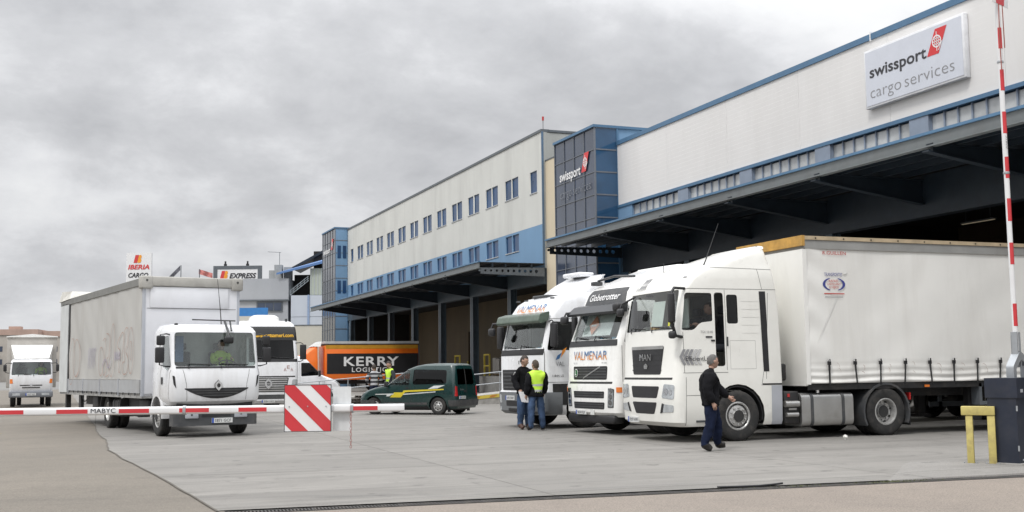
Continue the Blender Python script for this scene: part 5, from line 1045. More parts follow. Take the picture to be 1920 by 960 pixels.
stroke([(X0-1.55, 2.45), (X0-1.0, 2.72), (X0-.85, 2.5), (X0-1.1, 1.95), (X0-1.25, 1.62), (X0-1.42, 1.75), (X0-1.25, 2.2), (X0-1.5, 2.3)], GRA, closed=True)
stroke([(X0-.75, 2.75), (X0-.4, 2.8), (X0-.42, 2.4), (X0-.62, 2.2), (X0-.3, 1.95), (X0-.45, 1.62), (X0-.85, 1.58), (X0-.95, 1.85), (X0-.7, 1.95), (X0-.78, 2.3)], GRA, closed=True); oval(X0-.05, 2.2, .30, .62, GRA); oval(X0-.05, 2.2, .10, .25, GRA)
X1 = -4.6
oval(X1-1.15, 1.95, .32, .42, GRA); stroke([(X1-.95, 2.55), (X1-.6, 2.6), (X1-.7, 2.1), (X1-.5, 1.7), (X1-.8, 1.55), (X1-1.0, 1.9)], GRA); stroke([(X1-.5, 2.75), (X1-.1, 2.65), (X1-.15, 2.1), (X1-.4, 2.0), (X1-.1, 1.6), (X1-.5, 1.5)], GRA); oval(X1+.25, 2.25, .28, .75, GRA, .1); stroke([(X1-1.0, 1.8), (X1-.6, 2.0), (X1-.2, 1.75), (X1+.1, 1.95)], GRV, .03)
for k in range(5): stroke([(-6.55-k*.22, 1.85+.1*(k % 2)), (-6.65-k*.22, 2.2), (-6.5-k*.22, 2.35), (-6.75-k*.2, 1.75)], GRV, .022)
for k in range(4): stroke([(-4.05+k*.18, 1.95), (-4.0+k*.18, 2.2), (-3.95+k*.18, 1.98)], GRV, .03)
oval(-9.3, 2.1, .55, .6, GRA); oval(-10.0, 2.0, .4, .75, GRA, .1); stroke([(-9.0, 2.6), (-8.7, 2.3), (-8.9, 1.7), (-9.4, 1.5)], GRA)
# ================================================================== white delivery truck, far left
ft = thing('delivery_truck', 'small white delivery truck with roof deflector and orange corner lamps, far left', 'truck', (-1.5, 63.6, 0), -88.6)
H5 = Hull([(.72, 1.12, -.5, .98, .2, .06, .08), (.95, 1.22, -.5, 1.0, .16, .06, .07), (1.55, 1.20, -.5, 1.0, .14, .06, .06), (2.25, 1.02, -.5, .96, .14, .06, .06), (2.36, .9, -.5, .92, .16, .08, .06), (2.40, .7, -.5, .86, .16, .1, .06)])
B5 = Body(ft, H5, 'cab', WHITE2, floor=.95, ceil=2.28, front=[(rpoly([(-.92, 1.60), (.92, 1.60), (.88, 2.25), (-.88, 2.25)], .06), 'windscreen', GLASS)], sides=[(rect(.1, .9, 1.6, 2.15), 1, 'door_window', GLASSD), (rect(.1, .9, 1.6, 2.15), -1, 'door_window', GLASSD)], cuts=[arch(0, .40, .48, -2, 2)])
box('bumper', 1.0, 1.26, -1.02, 1.02, .48, .80, M('bumper_midgrey', (.18, .19, .21), .6), ft, .05)
for z, w in ((1.06, .52), (.95, .42)): B5.patch('grille', rpoly(rect(-w, w, z, z+.05), .02), 'f', BLACKP, .008)
text('NISSAN', .05, INKG, ft, (0, -.13, 1.07), (0, 1, 0), UPZ, .26, ext=0, mapf=H5.on_front(.02)); flat('badge', [(.07*math.cos(a*.628), .05*math.sin(a*.628)) for a in range(10)], CHROME, ft, (0, 0, 1.1), (0, 1, 0), UPZ, 0, H5.on_front(.016))
for s in (-1, 1):
    B5.patch('corner_lamp', rpoly([(s*.84, 1.18), (s*.985, 1.18), (s*.985, 1.40), (s*.86, 1.40)], .02), 'f', AMBER, .01, .25); box('headlight', 1.255, 1.27, s*.5, s*.85, .58, .70, LAMP, ft)
    mirror(ft, .95, s*1.22, 1.95, .34, .16, s, True); wheel(ft, 0, s*.84, 'front', .40, .23); wheel(ft, -3.4, s*.84, 'drive', .40, .22, dual=True)
plate(pb if False else B5, '4307 BLK', -.24, .24, .50, .60) if False else None
pq = _P(); pq.root = ft; pq.h = Hull([(.4, 1.262, 0, 1, .1, .1, 0), (.9, 1.262, 0, 1, .1, .1, 0)]); plate(pq, '4307 BZK', -.24, .24, .58, .69)
df = MB(); df.add([(.75, -.80, 2.42), (.75, .80, 2.42), (-.5, .95, 2.42), (-.5, -.95, 2.42), (.35, -.92, 2.85), (.35, .92, 2.85), (-.5, 1.0, 3.12), (-.5, -1.0, 3.12), (-.1, -.98, 3.12), (-.1, .98, 3.12)], [(0, 1, 5, 4), (4, 5, 9, 8), (8, 9, 6, 7), (0, 4, 8, 7, 3), (1, 2, 6, 9, 5), (2, 3, 7, 6), (0, 3, 2, 1)]); df.build('roof_deflector', WHITE, ft)
box('box_wall', -6.0, -.58, -1.18, 1.18, .95, 3.55, M('beige_box', (.42, .40, .37), .6, dirt=(.3, .28, .25), damt=.5), ft, .02); mk('roof_sheet', [(-6.0, -1.22, 3.53), (-.52, -1.22, 3.53), (-.52, 1.22, 3.53), (-6, 1.22, 3.53), (-6, -1.22, 3.58), (-.52, -1.22, 3.58), (-.52, 1.22, 3.58), (-6, 1.22, 3.58), (-.52, 0, 3.70), (-6, 0, 3.70)], [(0, 3, 2, 1), (0, 1, 5, 4), (2, 3, 7, 6), (1, 2, 6, 8, 5), (3, 0, 4, 9, 7), (4, 5, 8, 9), (9, 8, 6, 7)], WHITE, ft)
wiper(B5, -.6, 0, 1.66, 1.63); wiper(B5, .1, .7, 1.66, 1.63); seats(ft, .1, 1.2, (-.45, .45)); dash(ft, .7, 1.0, .85, 1.58, .45); box('dash_papers', .95, 1.0, -.75, -.35, 1.58, 1.63, INKW, ft); box('dash_papers', .95, 1.0, -.1, .3, 1.58, 1.64, INKW, ft)
chassis(ft, -6.0, .7, .66, .36)
# ================================================================== black-fronted tractor behind the box truck
pt = thing('tractor_unit', 'black and silver fronted tractor unit with yellow web address, behind the box truck', 'truck', (7.80, 48.7, 0), -91)
H6 = Hull([(.32, 1.34, -1.0, 1.22, .24, .05, .1), (.44, 1.46, -1.0, 1.25, .24, .05, .1), (1.0, 1.48, -1.0, 1.25, .22, .05, .1), (1.9, 1.42, -1.0, 1.25, .18, .05, .08), (2.05, 1.38, -1.0, 1.24, .18, .05, .08), (2.9, 1.18, -1.0, 1.22, .18, .05, .08), (3.35, 1.05, -1.0, 1.20, .2, .06, .08), (3.55, .92, -1.0, 1.15, .24, .08, .1), (3.66, .68, -1.0, 1.08, .26, .1, .1), (3.72, .40, -.98, 1.0, .26, .1, .1)])
B6 = Body(pt, H6, 'cab', WHITE2, floor=1.25, ceil=3.5, front=[(rpoly([(-1.08, 2.12), (1.08, 2.12), (1.05, 2.88), (-1.05, 2.88)], .05), 'windscreen', GLASSD)], sides=[(rect(.3, 1.1, 2.1, 2.8), 1, 'door_window', GLASSD), (rect(.3, 1.1, 2.1, 2.8), -1, 'door_window', GLASSD)], cuts=[arch(0, .52, .62, -2, 2), (rect(-1.5, .9, -.2, 1.05), 'y', -.9, .9)])
B6.patch('black_band', rpoly([(-1.24, 2.88), (1.24, 2.88), (1.18, 3.46), (-1.18, 3.46)], .03), 'f', M('gloss_black', (.012, .012, .012), .25), .008, .5); B6.patch('cowl_panel', rect(-1.2, 1.2, 2.0, 2.12), 'f', BLACKP, .008, .3)
text('www.transportsameri.com', .15, M('letter_yellow', (.80, .45, .03), .5), pt, (0, -1.10, 3.02), (0, 1, 0), UPZ, 2.16, bold=.02, ext=0, mapf=H6.on_front(.035))
g6 = B6.patch('grille', rpoly([(-.72, .78), (.72, .78), (.84, 1.36), (-.84, 1.36)], .05), 'f', DGREY, .004)
for k in range(6): B6.patch('grille_slat', rect(-.78+.012*(5-k), .78-.012*(5-k), .82+k*.09, .87+k*.09), 'f', ALU, .020, parent=g6)
b6 = holed(dmd, [dmi], .02, lambda x, y, q: Vector((1.525+q, x*1.7, y*1.7+1.12))); ob('diamond_badge', b6, CHROME, pt)
B6.patch('front_gap', rect(-1.1, 1.1, 1.38, 1.43), 'f', SEAM, .004); B6.patch('lower_grille', rect(-.8, .8, .50, .68), 'f', DGREY, .006)
for s in (-1, 1):
    B6.patch('headlight', rpoly([(s*.92, .80), (s*1.18, .82), (s*1.20, 1.28), (s*.98, 1.28)], .04), 'f', LAMP, .01, .3); wheel(pt, 0, s*1.1, 'front', .52, .31); wheel(pt, -3.7, s*1.08, 'drive', .52, .29, dual=True); fender(pt, -3.7, s*.6, s*1.24, .60, -20, 200)
    mirror(pt, 1.15, s*1.46, 2.40, .62, .26, s, True, BLACKP, -.05)
for k in range(3): text('AE'[k % 2], .14, M('faint_red_ink', (.45, .30, .28), .6), pt, (0, .62+k*.14, 1.62+(k % 2)*.10), (0, 1, 0), UPZ, .12, ext=0, mapf=H6.on_front(.014))
plate(B6, '2284 GKS', -.26, .26, .36, .47); wiper(B6, -.8, -.1, 2.2, 2.15); wiper(B6, .1, .9, 2.2, 2.15); seats(pt, .1, 1.7); dash(pt, .8, 1.15, 1.0, 2.05, .55); box('side_curtain', .6, .64, .75, 1.1, 2.2, 2.85, CURT, pt)
ac = ob('air_conditioner', Hull([(3.68, .55, -.45, .62, .2, .2, .05), (3.86, .50, -.42, .58, .2, .2, .05), (3.95, .36, -.32, .46, .2, .2, .05), (3.97, .26, -.24, .36, .16, .16, .05)]).mesh(), WHITE, pt); sharpen(ac.data, 40); tube('beacon', [(.5, .85, 3.6), (.5, .85, 3.8)], .05, DGREY, pt)
chassis(pt, -4.4, .9); axle(pt, 0); axle(pt, -3.7); tank(pt, -2.6, -1.1, .5, 1.2, .3, .95); tank(pt, -2.6, -1.1, -1.2, -.5, .3, .95)
# ================================================================== white panel van nose
wv = thing('panel_van', 'white panel van nosing out beside the orange lorry', 'van', (12.45, 59.45, 0), 4)
HV = Hull([(.30, .86, -4.0, .88, .2, .1, .14), (.50, .98, -4.0, .97, .3, .1, .16), (.95, .92, -4.0, .99, .34, .1, .18), (1.15, .70, -4.0, .98, .36, .1, .2), (1.32, .25, -4.0, .97, .3, .1, .2), (1.40, .02, -4.0, .96, .26, .1, .18), (1.95, -.55, -4.0, .92, .24, .1, .14), (2.25, -.88, -3.98, .88, .22, .12, .12), (2.38, -1.15, -3.95, .82, .22, .14, .1), (2.44, -1.5, -3.9, .72, .2, .14, .08)])
BV = Body(wv, HV, 'body', WHITE2, floor=.5, ceil=2.3, front=[(rpoly([(-.80, 1.45), (.80, 1.45), (.74, 2.15), (-.74, 2.15)], .06), 'windscreen', GLASSD)], sides=[(rpoly([(-.10, 1.42), (-1.25, 1.36), (-1.25, 2.05), (-.72, 2.05)], .06), 0, 'door_window', GLASSD)], cuts=[arch(0, .34, .42, -2, 2), arch(-3.0, .34, .42, -2, 2)])
for s in (-1, 1):
    BV.patch('headlight', rpoly([(s*.6, .80), (s*.92, .85), (s*.95, 1.12), (s*.70, 1.05)], .03), 'f', LAMP, .012, .4); ax = 'l' if s > 0 else 'r'
    for pts in (((-.05, .5), (-.02, 1.3)), ((-1.32, .45), (-1.32, 2.1))): BV.patch('door_seam', line(*pts, .010), ax, GAP, .003, .08)
    mirror(wv, -.35, s*1.12, 1.5, .32, .16, s, False); wheel(wv, 0, s*.82, 'car', .34, .21); wheel(wv, -3.0, s*.82, 'car', .34, .21)
BV.patch('bumper', rect(-.95, .95, .32, .60), 'f', DGREY, .012, .4); seats(wv, -1.2, .95, (-.42, .42)); dash(wv, -.6, -.2, .8, 1.35, .4)
# ================================================================== orange lorry at the dock
kt = thing('box_lorry', 'orange lorry with wide black lettered panel, backed to the dock', 'lorry', (18.0, 91.3, 0), 180)
ORG = M('vivid_orange', (.85, .17, .012), .4, var=.04, coat=.3); KBL = M('panel_black', (.018, .018, .02), .4); YOR = M('amber_edge', (.55, .27, .02), .5)
H7 = Hull([(.4, 1.25, -.7, 1.2, .2, .05, .08), (1.2, 1.3, -.7, 1.22, .2, .05, .08), (1.9, 1.2, -.7, 1.2, .2, .05, .08), (2.6, .9, -.7, 1.16, .2, .05, .08), (2.75, .7, -.7, 1.1, .2, .06, .08), (3.5, -.35, -.7, 1.05, .16, .06, .05), (3.6, -.5, -.7, 1.0, .08, .06, .03)])
B7 = Body(kt, H7, 'cab', ORG, floor=1.0, ceil=2.7, front=[(rect(-1, 1, 1.9, 2.55, .06), 'windscreen', GLASSD)], sides=[(rect(.1, .9, 1.85, 2.45, .05), s, 'door_window', GLASSD) for s in (-1, 1)], cuts=[arch(0, .5, .6, -2, 2)])
mk('roof_fairing', [(-.5, -1.05, 3.58), (-.9, -1.2, 3.58), (-.9, 1.2, 3.58), (-.5, 1.05, 3.58), (-.35, -1.0, 3.60), (-1.0, -1.15, 4.0), (-1.0, 1.15, 4.0), (-.35, 1.0, 3.60)], BF, WHITE, kt)
KX0, KX1 = -1.25, -8.9
box('cargo_box', KX1, KX0, -1.25, 1.25, .95, 3.62, ORG, kt, .02); box('upper_band', KX1+.02, KX0-.05, -1.262, 1.262, 3.40, 3.72, YOR, kt); box('roof_rail', KX1-.05, KX0, -1.28, 1.28, 3.722, 3.80, INKD, kt); box('roof_cap', KX1-.05, KX0, -1.25, 1.25, 3.802, 4.0, M('pale_roof_cap', (.5, .5, .5), .6), kt)
box('black_panel', KX1+.03, KX0-.15, 1.251, 1.266, 1.42, 3.02, KBL, kt)
text('KERRY', .70, INKW, kt, (-2.75, 1.268, 2.05), (-1, 0, 0), UPZ, 4.5, bold=.02, ext=.01, spacing=1.1); text('LOGISTICS', .34, INKW, kt, (-3.4, 1.268, 1.56), (-1, 0, 0), UPZ, 3.2, bold=.015, ext=.01, spacing=1.2)
chassis(kt, -8.8, .8, .75); box('rear_frame', KX1-.1, KX1-.02, -1.26, 1.26, .9, 3.7, STEELG, kt)
for s in (-1, 1): wheel(kt, 0, s*1.02, 'front', .5, .3); wheel(kt, -5.6, s*1.0, 'drive', .5, .28, dual=True)
# ================================================================== green van
gv_ = thing('estate_van', 'dark green small van with yellow and white side stripe', 'van', (11.2, 41.72, 0), 132.85)
GRN = M('dark_green_paint', (.004, .030, .029), .28, var=.08, coat=.7, dirt=(.05, .07, .06), dscale=2, damt=.25)
H8 = Hull([(.22, .62, -3.40, .76, .2, .1, .14), (.34, .74, -3.44, .83, .26, .12, .18), (.55, .76, -3.45, .86, .3, .12, .2), (.72, .70, -3.42, .865, .32, .12, .22), (.86, .50, -3.41, .865, .32, .12, .22), (.96, .16, -3.40, .86, .3, .12, .2), (1.03, -.22, -3.40, .855, .26, .12, .18), (1.10, -.42, -3.39, .85, .22, .12, .15), (1.40, -.90, -3.36, .79, .2, .12, .12), (1.62, -1.28, -3.32, .735, .2, .14, .1), (1.74, -1.62, -3.28, .69, .2, .16, .1), (1.80, -1.95, -3.2, .62, .2, .16, .1), (1.825, -2.3, -3.0, .50, .2, .16, .08)])
fwn = rpoly([(-.52, 1.08), (-1.52, 1.06), (-1.52, 1.60), (-1.22, 1.60)], .06); rwn = rpoly([(-1.66, 1.07), (-3.05, 1.10), (-3.02, 1.58), (-1.66, 1.62)], .08)
B8 = Body(gv_, H8, 'body', GRN, floor=.40, ceil=1.74, front=[(rpoly([(-.70, 1.13), (.70, 1.13), (.60, 1.60), (-.60, 1.60)], .06), 'windscreen', GLASS)], sides=[(fwn, 0, 'door_window', GLASSS), (rwn, 0, 'rear_window', GLASSD)], backs=[(rpoly([(-.64, 1.06), (.64, 1.06), (.58, 1.62), (-.58, 1.62)], .06), 'tailgate_window', GLASSD)], cuts=[arch(0, .31, .37, -2, 2), arch(-2.69, .31, .37, -2, 2)])
YST = M('stripe_yellow', (.62, .50, .03), .45); WST = M('stripe_white', (.62, .64, .63), .45)
for s, ax in ((1, 'l'), (-1, 'r')):
    B8.patch('stripe', [(-.72, .62), (-1.18, .62), (-1.36, .80), (-.90, .80)], ax, YST, .004); B8.patch('stripe', [(-1.25, .80), (-2.95, .88), (-2.95, .92), (-1.30, .87)], ax, YST, .004); B8.patch('stripe', [(-1.30, .75), (-2.62, .83), (-2.62, .80), (-1.26, .71)], ax, WST, .004); B8.patch('stripe', [(-2.30, .91), (-2.70, .94), (-3.0, 1.05), (-2.55, 1.03)], ax, WST, .005); B8.patch('stripe', [(-.10, .72), (-.86, .72), (-.92, .76), (-.10, .745)], ax, WST, .004); B8.patch('stripe', [(-.56, .66), (-.70, .66), (-.80, .72), (-.6, .72)], ax, WST, .005)
    B8.patch('side_moulding', rect(-2.26, -.44, .36, .44), ax, DGREY, .014); B8.patch('sill', rect(-2.28, -.42, .22, .30), ax, BLACKP, .006)
    for pts in (((-.42, .32), (-.42, 1.05)), ((-1.58, .32), (-1.60, 1.64)), ((-.42, 1.04), (-1.58, 1.03)), ((-2.32, .74), (-3.1, .78))): B8.patch('door_seam', line(*pts, .010), ax, SEAM, .002, .06)
    B8.patch('door_handle', rpoly(rect(-1.52, -1.38, .94, .98), .015), ax, BLACKP, .014); B8.patch('rear_lamp', rpoly([(s*.70, .66), (s*.84, .66), (s*.80, 1.02), (s*.70, 1.0)], .02), 'b', REDL, .008, .14)
    B8.patch('headlight', rpoly([(s*.42, .62), (s*.74, .66), (s*.78, .80), (s*.5, .78)], .03), 'f', LAMP, .01, .3)
    mirror(gv_, -.62, s*.96, 1.10, .20, .16, s, False); wheel(gv_, 0, s*.72, 'car', .31, .19, 18 if s else 0); wheel(gv_, -2.69, s*.73, 'car', .31, .19)
B8.patch('front_bumper', rect(-.88, .88, .23, .52), 'f', DGREY, .012, .5); B8.patch('rear_bumper', rect(-.88, .88, .30, .52), 'b', DGREY, .03, .3); B8.patch('tailgate_seam', rect(-.006, .006, .55, 1.7), 'b', SEAM, .004); B8.patch('tailgate_handle', rect(.05, .22, .80, .86), 'b', BLACKP, .02)
q8 = _P(); q8.root = gv_; plate(q8, '6213 DPT', .18, .62, .56, .66, 'b', -3.46); text('Citroen', .06, INKG, gv_, (-3.425, .52, .86), (0, -1, 0), UPZ, .26, ext=.01); box('mud_flap', -3.10, -3.08, .62, .82, .10, .36, BLACKP, gv_); box('mud_flap', -3.10, -3.08, -.82, -.62, .10, .36, BLACKP, gv_)
seats(gv_, -1.45, .55, (-.38, .38)); dash(gv_, -.75, -.4, .7, .98, .38); box('rear_bench', -2.5, -2.1, -.6, .6, .5, .95, SEATM, gv_, .06); box('front_mirror', -1.15, -1.1, -.12, .12, 1.5, 1.58, BLACKP, gv_); box('underbody', -3.2, .5, -.6, .6, .16, .36, BLACKP, gv_)
# ================================================================== barriers at the gate
RW = M('barrier_red', (.55, .035, .045), .45, var=.08, dirt=(.4, .1, .09), damt=.2); BW = M('barrier_white', (.74, .75, .76), .4, var=.04, dirt=(.5, .5, .5), damt=.2); NAVY = M('navy_cabinet', (.014, .019, .034), .45, var=.15, dirt=(.05, .05, .06), dscale=3, damt=.4)
GALV = M('galvanised', (.38, .40, .42), .45, metal=.5, var=.12)
A = Vector((-2.7, 16.08, 1.115)); Bp = Vector((3.86, 13.52, 1.10)); AL = (Bp-A).length
ba = thing('striped_barrier', 'lowered red and white striped barrier arm across the left gateway', 'barrier', A, math.degrees(math.atan2(Bp.y-A.y, Bp.x-A.x)))
prof = rect(-.032, .032, -.047, .047, .028, 4)
def seg(x0, x1, mat, nm, g=0.): return MB().prism([(p[0]*(1+g), p[1]*(1+g)) for p in prof], 'x', x0, x1).build(nm, mat, ba, 40)
seg(0, AL, BW, 'arm_tube')
def px2l(px):                                 # measured stripe ends, in metres from the arm's free end
    return AL-(757-px)*14/2150*1.0
for a, b in ((-160, -90), (-10, 51), (112, 170), (228, 284), (340, 395), (450, 502), (657, 708)):
    la, lb = px2l(a), px2l(b); m = MB(); m.box(la, lb, -.0345, -.030, -.026, .024); m.build('red_stripe', RW, ba)
text('MABYC', .055, INKD, ba, (px2l(176), -.0345, -.02), (1, 0, 0), UPZ, .30, bold=0, ext=.003)
for px in (349, 660): x = px2l(px); MB().prism([(p[0]*1.2, p[1]*1.2) for p in prof], 'x', x-.018, x+.018).build('clamp', GALV, ba, 40)
x0, x1 = px2l(537), px2l(622)
bo = box('warning_board', x0, x1, -.075, -.055, -.265, .285, BW, ba); w = x1-x0
fr = MB(); fr.box(x0-.006, x1+.006, -.08, -.05, .285, .292).box(x0-.006, x1+.006, -.08, -.05, -.272, -.265).box(x0-.006, x0, -.08, -.05, -.265, .285).box(x1, x1+.006, -.08, -.05, -.265, .285); fr.build('board_rim', DGREY, bo)
def clip(poly):
    def cl(P, f):
        out = []
        for i in range(len(P)):
            a, b = P[i-1], P[i]; fa, fb = f(a), f(b)
            if fa*fb < 0: t = fa/(fa-fb); out.append((a[0]+(b[0]-a[0])*t, a[1]+(b[1]-a[1])*t))
            if fb >= 0: out.append(b)
        return out
    for f in (lambda p: p[0], lambda p: w-p[0], lambda p: p[1], lambda p: .55-p[1]): poly = cl(poly, f)
    return poly
for k in range(4):
    c = -.30+k*.385; pl = clip([(-1, c+1), (-1, c+1+.20), (2, c-2+.20), (2, c-2)])
    if len(pl) > 2: flat('board_stripe', pl, RW, bo, (x0, -.0755, -.265), (1, 0, 0), UPZ, .003)
for q in (.1, .5, .9): MB().lathe([(.001, -.085), (.008, -.083), (.008, -.075)], 'y', 8, (x0+w*q, 0, .03)).build('bolt', GALV, bo)
x2 = px2l(657); wb = box('white_board', x1+.01, x2, .05, .062, -.27, .26, M('worn_white_board', (.68, .70, .71), .35, var=.08, scale=6, dirt=(.5, .52, .53), dscale=6, damt=.4, streak=True), ba)
cm = MB()
for k in range(12):
    z = -.06-.036*k; r = .02; n = 10; ax = (1, 0) if k % 2 else (.25, 1)
    cm.tube([(x2+.012+r*.55*math.cos(2*math.pi*j/n)*ax[0], -.05+r*.55*math.cos(2*math.pi*j/n)*ax[1], z+r*math.sin(2*math.pi*j/n)) for j in range(n+1)], .0028, 5)
cm.build('chain', M('rusty_red_chain', (.30, .08, .06), .6), ba)
# its post (just outside the picture)
lp = thing('barrier_cabinet', 'dark blue barrier drive cabinet of the lowered arm, outside the left edge', 'barrier', (A.x-.05, A.y+.05, 0), -21)
box('housing', -.18, .18, -.17, .17, 0, 1.05, NAVY, lp, .02); box('head', -.12, .25, -.09, .09, 1.05, 1.2, NAVY, lp, .02)
# raised barrier at the right
rb = thing('striped_barrier', 'raised red and white barrier pole standing upright above the navy cabinet', 'barrier', (13.86, 13.88, 0), 21.35)
MB().tube([(0, 0, 1.75), (.0, 0, 7.35)], .040, 12).build('pole', BW, rb, 50)
def zr(py): return 1.74+(660-py)/655*5.61
for a, b in ((55, 95), (135, 175), (215, 256), (300, 340), (378, 420), (460, 500), (528, 568), (572, 613)):
    if b > 520 and a < 540: continue
    MB().tube([(-.0, -.004, zr(b)), (-.0, -.004, zr(a))], .0405, 12).build('red_stripe', RW, rb, 50)
text('MABYC', .05, INKD, rb, (-.02, -.046, zr(285)), (0, 0, 1), (-1, 0, 0), .2, bold=0, ext=.003)
MB().box(-.06, -.035, -.05, .05, 1.5, 2.05).box(.035, .06, -.05, .05, 1.5, 2.05).box(-.06, .06, .04, .05, 1.5, 2.0).build('arm_bracket', GALV, rb)
MB().prism(rpoly([(-.26, 1.30), (-.26, 1.52), (-.02, 1.74), (.04, 1.74), (.34, 1.60), (.34, 1.30), (.24, 1.30), (.24, 1.54), (.02, 1.62), (-.16, 1.48), (-.16, 1.30)], .03), 'y', -.06, .06).build('pivot_yoke', GALV, rb, 40)
hb = box('warning_board', -.28, .30, -.045, -.035, 7.30, 7.85, BW, rb); flat('board_stripe', [(.14, 0), (.42, 0), (.46, .3), (.3, .55), (.12, .55)], RW, hb, (-.28, -.046, 7.30), (1, 0, 0), UPZ, .003)
tube('chain', [(-.06, -.05, 7.3), (-.09, -.05, 6.7), (-.08, -.05, 6.2)], .008, M('rusty_red_chain', (.3, .08, .06), .6), rb, 5); tube('chain', [(.07, -.05, 7.3), (.08, -.05, 6.6)], .008, MATS['rusty_red_chain'], rb, 5)
for z in (zr(120), zr(330)): MB().lathe([(.046, -.02), (.052, 0), (.046, .02)], 'z', 12, (0, 0, z)).build('clamp', GALV, rb, 40)
cb = thing('barrier_cabinet', 'navy blue barrier drive cabinet standing beside the yellow guard', 'barrier', (13.72, 13.86, .04), 21.35)
cab_ = MB(); cab_.prism([(-.33, .0), (.5, .0), (.5, 1.0), (-.35, 1.0)], 'y', -.2, .25); cab_.build('housing', NAVY, cb); MB().prism([(-.37, 1.0), (.52, 1.0), (.52, 1.30), (-.37, 1.30)], 'y', -.23, .27).build('hood', NAVY, cb)
box('label', -.25, -.17, -.236, -.231, 1.08, 1.13, GREYPL, cb); box('door_seam', -.02, -.01, -.205, -.2, .03, 1.0, SEAM, cb); box('plinth', -.4, .56, -.26, .3, -.02, .015, CONC, cb)
YP2 = M('pale_yellow_steel', (.52, .44, .15), .6, var=.1, scale=5, dirt=(.26, .2, .1), dscale=6, damt=.6)
yg = thing('guard_post', 'pale yellow square steel guard frame beside the navy cabinet', 'guard', (13.18, 14.05, .03), -60+21.35)
yg.rotation_euler = (0, 0, R(-48))
box('leg', -.17, -.07, -.055, .055, 0, .74, YP2, yg, .008); box('leg', .14, .25, -.055, .055, 0, .74, YP2, yg, .008); box('crossbar', -.23, .255, -.07, .07, .742, .88, YP2, yg, .008)
for x in (-.12, .195): box('base_plate', x-.13, x+.13, -.11, .11, -.02, .008, M('rusty_plate', (.20, .13, .08), .8, var=.3), yg)
for x in (-.12, .195):
    for a in (-.09, .09): MB().lathe([(.012, .008), (.012, .03), (.001, .032)], 'z', 6, (x+a, -.085, 0)).build('anchor_bolt', GALV, yg)
for z in (.2, .8): MB().tube([(-.345, -.205, z), (-.345, -.205, z+.08)], .014, 8).build('hinge', GALV, cb, 50)
MB().lathe([(.001, -.212), (.016, -.21), (.016, -.2)], 'y', 10, (.40, 0, .6)).build('lock', GALV, cb, 40); box('chip', -.22, -.15, -.203, -.2, .05, .075, GREYPL, cb)
# ================================================================== dock ramps with rails
def ramp_(label, x0, y0, x1, y1, z0, z1, wd, railh, posts, mat=CONC):
    d = Vector((x1-x0, y1-y0)); L_ = d.length; t = thing('dock_ramp', label, 'ramp', (x0, y0, 0), math.degrees(math.atan2(d.y, d.x)))
    mk('slab', [(0, 0, 0), (L_, 0, 0), (L_, wd, 0), (0, wd, 0), (0, 0, z0), (L_, 0, z1), (L_, wd, z1), (0, wd, z0)], BF, mat, t)
    for k in range(posts): q = k/(posts-1); MB().tube([(L_*q*.98+.05, .06, z0+(z1-z0)*q), (L_*q*.98+.05, .06, z0+(z1-z0)*q+railh)], .025).build('rail_post', GALV, t, 50)
    for h in (railh, railh*.5): MB().tube([(.05, .06, z0+h), (L_, .06, z1+h)], .025).build('handrail', GALV, t, 50)
    return t, L_
r1, L1 = ramp_('long concrete ramp with steel handrail before the orange lorry', 10.6, 58.0, 19.2, 56.3, .05, .75, 2.2, .95, 7)
random.seed(5)
for k in range(5):
    x, y = 13.0+k*1.05, 55.6+random.uniform(-.2, .2); pl = thing('pallet_pile', ('flat stack of dark pallets at the ramp foot', 'low heap of dark pallets beside the handrail', 'dark pallets piled under the ramp rail', 'short dark pallet stack near the striped man', 'single dark pallet pair by the green van')[k], 'pallets', (x, y, 0), random.uniform(-20, 20), 'dark pallets at the ramp')
    for j in range(random.randint(2, 5)):
        m = MB(); [m.box(-.5, .5, q-.05, q+.05, j*.14, j*.14+.09) for q in (-.4, 0, .4)]; [m.box(q-.06, q+.06, -.5, .5, j*.14+.09, j*.14+.115) for q in (-.4, -.2, 0, .2, .4)]; m.build('pallet', M('dark_pallet', (.06, .05, .042), .85), pl)
r2, L2 = ramp_('concrete dock ramp with yellow edge stripe and railing beside the star-badged truck', 17.6, 50.6, 24.5, 49.2, .35, 1.0, 3.0, 1.0, 6)
mk('edge_stripe', [(0, -.02, .20), (L2, -.02, .75), (L2, -.004, .75), (0, -.004, .20), (0, -.02, .34), (L2, -.02, .98), (L2, -.004, .98), (0, -.004, .34)], BF, YELP, r2)
for k in range(9): q = k/9; mk('edge_mark', [(L2*q+.1, -.03, .23+.65*q), (L2*q+.35, -.03, .25+.65*q), (L2*q+.5, -.03, .36+.65*q), (L2*q+.25, -.03, .34+.65*q)], [(0, 1, 2, 3)], M('stripe_orange', (.5, .2, .04), .6), r2)
kbw = MB(); kbw.box(14.4, 26, 52.2, 52.35, 0, .32); tag(kbw.build('low_wall', CONC), 'low concrete kerb wall behind the green van', 'wall')
